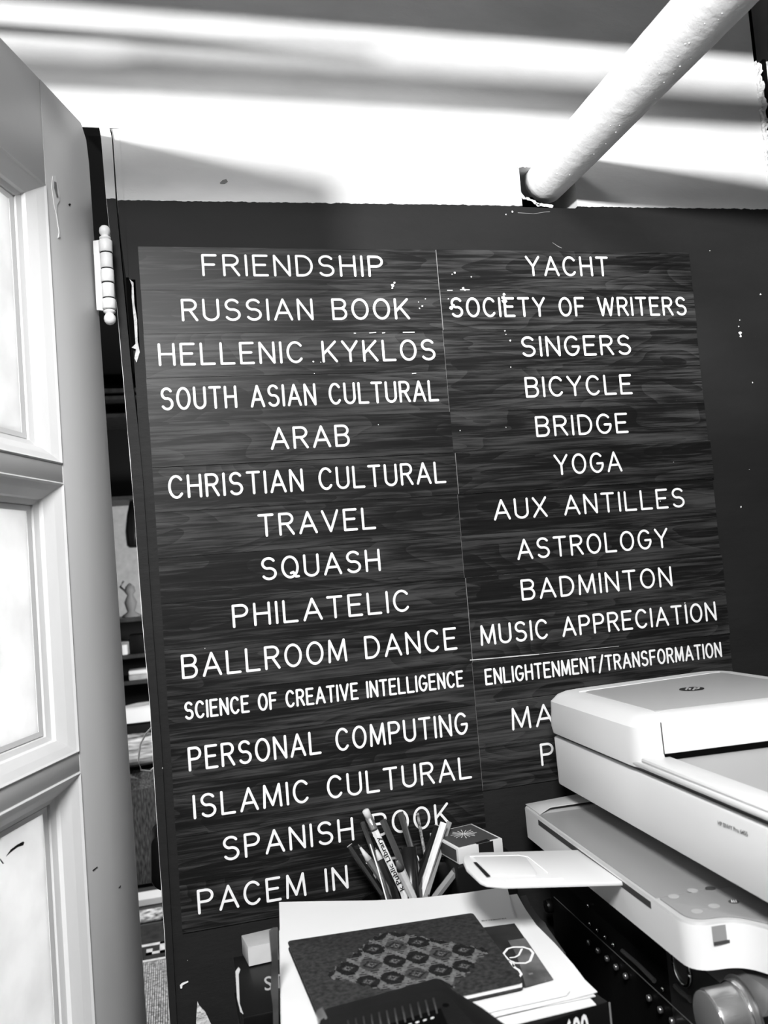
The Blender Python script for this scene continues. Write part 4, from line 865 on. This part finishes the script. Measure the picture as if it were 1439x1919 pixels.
# ---- pencil cup ----
cx_, cy_, rc_ = .222, -.068, .040
ZR = 1.008
cup = thing('pencil_cup', 'black cup full of pencils behind the white papers', 'cup', loc=(cx_, cy_, ZD))
obj('cup_wall', *lathe((cx_, cy_, ZD), (0, 0, 1), [(0, rc_ * .9), (.002, rc_ * .95), (ZR - ZD - .001, rc_), (ZR - ZD, rc_ - .001), (ZR - ZD - .001, rc_ - .002), (.004, rc_ * .9), (.0035, .001)], 36, close=False), MT['blk'], cup, smooth=True, wn=True)
PEN = []
def pencil(nm, lab, b, t, yt, r, m_, tip=None, cat='pencil', end=None, hexa=True, tipm=None, ring=None, yb=None, tl_=.020):
    # b: pixel where it leaves the cup, t: pixel of its upper end, yt: depth of the upper end
    P1_ = Yp(t[0], t[1], yt); P0 = Yp(b[0], b[1], yb if yb is not None else cy_ + (yt - cy_) * .2)
    d = P1_ - P0; d /= np.linalg.norm(d)
    hit = (ZD + .012 - P0[2]) / d[2]; lo = P0 + d * max(hit, -.125)
    # keep the foot inside the cup
    off = lo[:2] - np.array([cx_, cy_]); l = np.linalg.norm(off)
    if l > rc_ * .78: lo[:2] = np.array([cx_, cy_]) + off / l * rc_ * .78
    lo = P0 + (lo - P0)
    d2 = P1_ - P0
    th_ = thing(nm, lab, cat, loc=tuple(lo), group='pencils and pens in the black cup')
    n_ = 6 if hexa else 14
    L_ = np.linalg.norm(d2); end_p = P1_
    shaft_end = P1_ - d * tl_ if tip else P1_
    V, F = tube([lo, P0, shaft_end], r, n_)
    obj('shaft', V, F, m_, th_, smooth=not hexa)
    if tip == 'sharp':
        obj('sharpened_wood', *lathe(shaft_end, d, [(0, r), (tl_ * .8, r * .3)], 12), tipm or MT['woodp'], th_, smooth=True)
        obj('lead', *lathe(shaft_end + d * tl_ * .8, d, [(0, r * .3), (tl_ * .2, r * .05)], 8), MT['gp'], th_, smooth=True)
    elif tip == 'eraser':
        obj('ferrule', *lathe(shaft_end, d, [(0, r * 1.02), (.003, r * 1.02), (.0035, r * .94), (.006, r * 1.02), (.0065, r * .94), (tl_ * .6, r * 1.02)], 16), MT['alu'], th_, smooth=True)
        obj('eraser', *lathe(shaft_end + d * tl_ * .6, d, [(0, r * .96), (tl_ * .35, r * .96), (tl_ * .4, r * .6)], 16), MT['cardl'], th_, smooth=True)
    if ring:
        obj('end_ring', *lathe(P1_, d, [(-.0002, r * .98), (.0006, r * .98), (.0006, r * .55), (.0002, r * .5)], 14, close=False), ring, th_)
        obj('lead', *lathe(P1_, d, [(0, r * .5), (.0003, r * .5)], 12), MT['ink'], th_)
    return th_, P0, P1_, d
R6 = .0036
pencil('pencil', 'black pencil ending in a pale ring, furthest left in the cup', (716, 1676), (655, 1585), -.035, R6, MT['bp'], ring=MT['card'])
pencil('pencil', 'grey pencil with a bare sharpened tip, leaning left in the cup', (737, 1680), (671, 1582), -.045, .0038, MT['gp'], tip='sharp')
pencil('paintbrush', 'thin white-handled brush below the leftmost grey pencil', (714, 1668), (669, 1603), -.034, .0012, MT['wp'], hexa=False, cat='brush', yb=-.045)
pencil('pen', 'dark pen with a highlight strip behind the library pencil', (718, 1650), (679, 1541), -.025, .0026, MT['gp2'], hexa=False, cat='pen')
pencil('pen_highlight', 'very thin white strip painted as the highlight along the dark pen', (708, 1628), (688, 1565), -.032, .0008, MT['wp'], hexa=False, cat='stick')  # white strip laid along the dark pen as its highlight
lp = pencil('pencil', 'white pencil printed with library lettering, eraser end up', (756, 1672), (684, 1517), -.060, .0041, MT['wp'], tip='eraser', tl_=.024)
pencil('pencil', 'black pencil whose white bare tip points up beside the library pencil', (735, 1660), (703, 1588), -.046, .0044, MT['bp'], tip='sharp', tl_=.014)
pencil('pencil', 'dark grey pencil crossing the letter B of the Spanish plate', (762, 1640), (717, 1537), -.030, .0040, MT['gp2'])
pencil('pencil', 'dark grey pencil crossing the first letter O of the Spanish plate', (786, 1640), (750, 1523), -.022, .0038, MT['gp2'])
pencil('marker', 'thick black marker pen in the middle of the cup', (772, 1680), (766, 1587), -.050, .0085, MT['bp'], hexa=False, cat='marker')
pencil('pen', 'slim black pen speckled with white, behind the marker', (797, 1606), (782, 1524), -.018, .0018, mat('speckled_pen', .02, .4, .3, var=(420, 20)), hexa=False, cat='pen', yb=-.04)
pencil('pencil', 'black pencil with an open ring end, right of the marker', (781, 1655), (820, 1549), -.040, .0042, MT['bp'], ring=MT['card'])
pencil('pencil', 'light grey pencil tucked right behind the white one', (803, 1665), (842, 1541), -.035, .0034, MT['mgp'])
pencil('pencil', 'bright white hexagonal pencil leaning right', (788, 1680), (832, 1542), -.050, .0042, MT['wp'])
pencil('pencil', 'white pencil with a grey crayon tip in the front of the cup', (774, 1682), (741, 1607), -.085, .0046, MT['wp'], tip='sharp', tipm=MT['gp'], tl_=.016)
pencil('pencil', 'short grey pencil leaning far right towards the printer paddle', (818, 1678), (866, 1616), -.085, .0044, MT['mgp'], tip='sharp', tipm=MT['gp'], tl_=.013)
th_, P0, P1_, d = lp
a_ = Yp(702, 1560, -.0645); b_ = Yp(735, 1628, -.069)
xd = (P0 - P1_) / np.linalg.norm(P0 - P1_); vdir = (CAM - (P0 + P1_) / 2); vdir /= np.linalg.norm(vdir)
yd = np.cross(vdir, xd); nn = np.cross(xd, yd); nn /= np.linalg.norm(nn); nn = nn if nn @ vdir > 0 else -nn
st0 = P1_ + xd * .094 + nn * .0043
cu = ftext('lettering', 'k Public Library', .0072, st0 - yd * (-.0020), -xd, -yd, MT['ink'], th_, .0001, width=.062)
# scissor handle loop
sc = [Yp(829 + 11 * math.cos(t), 1600 + 11 * math.sin(t), -.04) for t in [2 * math.pi * k / 20 for k in range(21)]]
sct = thing('scissors', 'black scissor handle loop beside the playing-card box', 'scissors', loc=tuple(Yp(812, 1640, -.04)), group='pencils and pens in the black cup')
obj('handle_loop', *tube(sc, .0026, 8), MT['blk'], sct, smooth=True)
obj('blade', *tube([Yp(822, 1611, -.04), Yp(806, 1650, -.05), Yp(796, 1672, -.06), (cx_ + .01, cy_, ZR - .05)], .0022, 6), MT['blk'], sct)

# ================= the room seen through the door gap =================
def yb(q0, q1, y, th=.02, m_=None): 
    a = Yp(q0[0], q0[1], y); b_ = Yp(q1[0], q1[1], y); return box(min(a[0], b_[0]), max(a[0], b_[0]), y, y + th, min(a[2], b_[2]), max(a[2], b_[2]))
BY = 3.80
bc = thing('bookcase', 'dark cluttered shelves in the room beyond the door gap', 'bookcase', loc=(-.25, BY + .2, 0))
obj('side_panel', *box(-.82, -.80, BY, BY + .38, 0, 2.45), MT['blks'], bc); obj('side_panel', *box(.30, .32, BY, BY + .38, 0, 2.45), MT['blks'], bc)
zs1, zs2, zs3 = Yp(240, 1158, BY + .05)[2], Yp(260, 1224, BY + .05)[2], Yp(240, 1275, BY + .05)[2]
for zz in (2.40, Yp(220, 728, BY)[2], Yp(220, 775, BY)[2], Yp(230, 930, BY)[2], zs1, zs2, zs3, .35, .05):
    obj('shelf', *box(-.80, .30, BY, BY + .37, zz - .02, zz), MT['darkpaint'], bc)
obj('back_panel', *box(-.80, .30, BY + .37, BY + .38, 0, 2.45), MT['blks'], bc)
pz0, pz1 = zs1 + .001, Yp(230, 938, BY + .36)[2]
o = obj('poster', *box(-.6, .1, BY + .360, BY + .3695, pz0, pz1), MT['card']); tag(o, 'pale wall chart at the back of the far shelves', 'poster')
bz = Yp(252, 1026, BY + .1)
bt = zs1
o = obj('dark_bottle', *join(lathe((bz[0], BY + .1, bz[2]), (0, 0, 1), [(0, .026), (.012, .040), (.09, .043), (.14, .036), (.18, .03), (Yp(230, 930, BY)[2] - .02 - bz[2], .01)], 16)), MT['blk'], smooth=True); tag(o, 'dark bottle shape hanging in front of the pale chart', 'bottle')
o = obj('white_cable', *tube([(-.0105, .101, Yp(285, 1340, .2)[2]), Yp(285, 1362, .5), Yp(274, 1374, .6), Yp(263, 1395, .6), Yp(259, 1425, .6), Yp(264, 1443, .6), Yp(282, 1445, .6), Yp(292, 1435, .3), (-.005, .101, 1.15)], .0016, 8), MT['letter'], smooth=True); tag(o, 'loop of white cable hanging in the door gap', 'cable')
fz = Yp(243, 1100, BY + .15)
o = obj('figurine', *join(lathe((fz[0], BY + .15, zs1), (0, 0, 1), [(0, .05), (.01, .05), (.03, .02), (.08, .035), (.12, .016), (.14, .030), (.165, .024), (.185, .004)], 14), tube([(fz[0] - .01, BY + .15, zs1 + .13), (fz[0] - .05, BY + .15, zs1 + .17), (fz[0] - .03, BY + .15, zs1 + .2)], .007, 6)), MT['grey'], smooth=True); tag(o, 'small grey figurine before the pale chart', 'figurine')
def onshelf(nm, lab, x0, x1, zb, h_, m_, ct, y=.04, dep=.12): tag(obj(nm, *box(Yp(x0, 1180, BY + y)[0], Yp(x1, 1180, BY + y)[0], BY + y, BY + y + dep, zb + .0005, zb + h_), MT[m_], bev=.004), lab, ct)
onshelf('storage_box', 'grey box on the shelf below the chart', 205, 240, zs2, .07, 'grey', 'box'); onshelf('storage_box', 'dark box on the shelf below the chart', 241, 282, zs2, .10, 'blk', 'box')
onshelf('white_box', 'small white box standing on the shelf below the chart', 226, 236, zs2, .055, 'paper', 'box', .005, .03)
onshelf('paper_bundle', 'bright paper bundle on the lowest visible shelf, far room', 236, 290, zs3 + .03, .022, 'paper', 'paper', .01); onshelf('paper_bundle', 'grey folded bundle under the bright one, far room', 236, 290, zs3, .029, 'card', 'paper', .01)
def crumple(x0, x1, y0, y1, z0, hgt, n_, seed):
    r_ = random.Random(seed); V = [(x0 + (x1 - x0) * i / n_, y0 + (y1 - y0) * j / n_, z0 + (0 if i in (0, n_) or j in (0, n_) else r_.random() * hgt)) for j in range(n_ + 1) for i in range(n_ + 1)]
    F = [(j * (n_ + 1) + i, j * (n_ + 1) + i + 1, (j + 1) * (n_ + 1) + i + 1, (j + 1) * (n_ + 1) + i) for j in range(n_) for i in range(n_)]; return V, F
AY = 3.18
ch = thing('armchair', 'dark armchair with a pale cloth seen through the door gap', 'chair', loc=(-.25, AY + .2, 0))
zc2 = Yp(250, 1330, AY + .40)[2]
obj('backrest', *box(-.65, .15, AY + .38, AY + .52, .2, zc2), MT['blks'], ch, bev=.03)
obj('seat', *box(-.65, .15, AY, AY + .40, .18, .40), MT['dgrey'], ch, bev=.03)
for x in (-.63, .09):
    for y in (AY + .02, AY + .44): obj('leg', *box(x, x + .04, y, y + .04, 0, .19), MT['blk'], ch)
V, F = crumple(-.6, .1, AY + .36, AY + .54, zc2 + .001, .02, 9, 5); V += [(x, AY + .355, zc2 - .06) for x in np.linspace(-.6, .1, 10)]
F += [(i, i + 1, 101 + i, 100 + i) for i in range(9)]
o = obj('white_cloth', V, F, MT['paper'], smooth=True); tag(o, 'white cloth folded over the dark armchair back', 'cloth')
cz = .46 + .075
o = obj('striped_cushion', *lathe((-.22, AY + .27, cz + .03), (1, 0, 0), [(-.19, .01), (-.17, .05), (-.08, .075), (.0, .08), (.08, .075), (.17, .05), (.19, .01)], 16), mat('striped_cloth', .45, .9, .1, var=(10, .9, (1, 1, 9))), smooth=True); tag(o, 'pale striped cushion on the armchair', 'cushion')
bl_ = obj('dark_blanket', *crumple(-.62, .12, AY - .02, AY + .34, .405, .06, 14, 6), mat('plaid_wool', .06, .95, .05, var=(60, .9, (3, 3, .5)))); tag(bl_, 'dark woven blanket bunched on the armchair seat', 'blanket')
o = obj('blanket_drape', *prism([(-.62, AY - .03, .02), (.12, AY - .03, .02), (.12, AY - .03, .44), (-.62, AY - .03, .44)], (0, .01, 0)), bpy.data.materials['plaid_wool']); tag(o, 'front fall of a dark woven throw below the blanket', 'blanket')
ca = Yp(292, 1612, .55)
bg = thing('bag', 'black rounded bag hanging behind the wall edge in the door gap', 'bag', loc=tuple(Yp(300, 1660, .55)))
obj('bag_body', *prism(rounded([Yp(281, 1572, .45), Yp(310, 1560, .45), Yp(330, 1560, .45), Yp(330, 1680, .45), Yp(292, 1668, .45), Yp(282, 1655, .45)], .02, 6), (0, .08, 0)), MT['blk'], bg, bev=.008)
bt_ = Yp(322, 1564, .49)
obj('strap', *tube([bt_ - np.array([0, 0, .01]), (bt_[0] + .02, .30, 1.2), (.0, .102, 1.45)], .004, 8), MT['blk'], bg)
# kilim rug on the floor: ribbed field and fret border
rg = thing('rug', 'flat woven rug with a light key pattern border on the floor beyond the door', 'rug', loc=(-.2, 2.3, .001))
ma_r = mat('rug_dark', .035, .95, .05, var=(30, .3)); ma_l = mat('rug_light', .6, .95, .05, var=(40, .2))
ya, yb2 = Zp(268, 1803, .01)[1], Zp(262, 1735, .01)[1]
obj('rug_border', *box(-1.0, .5, ya, yb2, .001, .009), ma_r, rg)
rb = []
for k in range(110):
    x = -.55 + k * .0072; rb.append(box(x, x + .0042, 1.15, ya, .001, .010))
o = obj('ribbed_field', *join(*rb), mat('rug_rib', .42, .95, .05, var=(90, .75)), rg); o['kind'] = 'stuff'
obj('rug_base', *box(-.55, .25, 1.15, ya, .0005, .004), ma_r, rg)
def key(x0, y0, s):
    P = [(0, 0), (0, 1.0), (.9, 1.0), (.9, .35), (.5, .35), (.5, .6)]; out_ = []
    for i in range(len(P) - 1):
        a, b_ = P[i], P[i + 1]; x_0, x_1 = sorted((a[0], b_[0])); y_0, y_1 = sorted((a[1], b_[1])); t = .09
        out_.append(box(x0 + (x_0 - t) * s, x0 + (x_1 + t) * s, y0 + (y_0 - t) * s, y0 + (y_1 + t) * s, .0095, .0115))
    return out_
ks = []
xm = Zp(282, 1790, .01)[0]
for k in range(-4, 4):
    for seg in key(xm - .065 + k * .16, ya + .02, .12): ks.append(seg)
o = obj('key_pattern', *join(*ks), ma_l, rg); o['kind'] = 'stuff'
kl = join(*[box(xm - .01 + k * .22, xm + .02 + k * .22, yb2 - .17, yb2 - .02, .0095, .0115) for k in range(-3, 3)])
obj('border_line', *box(-1.0, .5, ya - .008, ya + .008, .0095, .012), ma_l, rg)
npap = [('newspaper', 'white sheet lying on the floor beyond the rug', (258, 1688), (300, 1666), .03), ('newspaper', 'mottled grey sheet at the edge of the rug', (258, 1728), (300, 1700), .012)]
for i, (nm, lab, q0, q1, z_) in enumerate(npap):
    a, b_ = Zp(*q0, z_), Zp(*q1, z_)
    tag(obj(nm, *box(-.55, .35, a[1], b_[1], z_ - .006 if i else .005, z_), [MT['paper'], mat('mottled_print', .35, .8, .1, var=(34, 1.5))][i]), lab, 'paper')
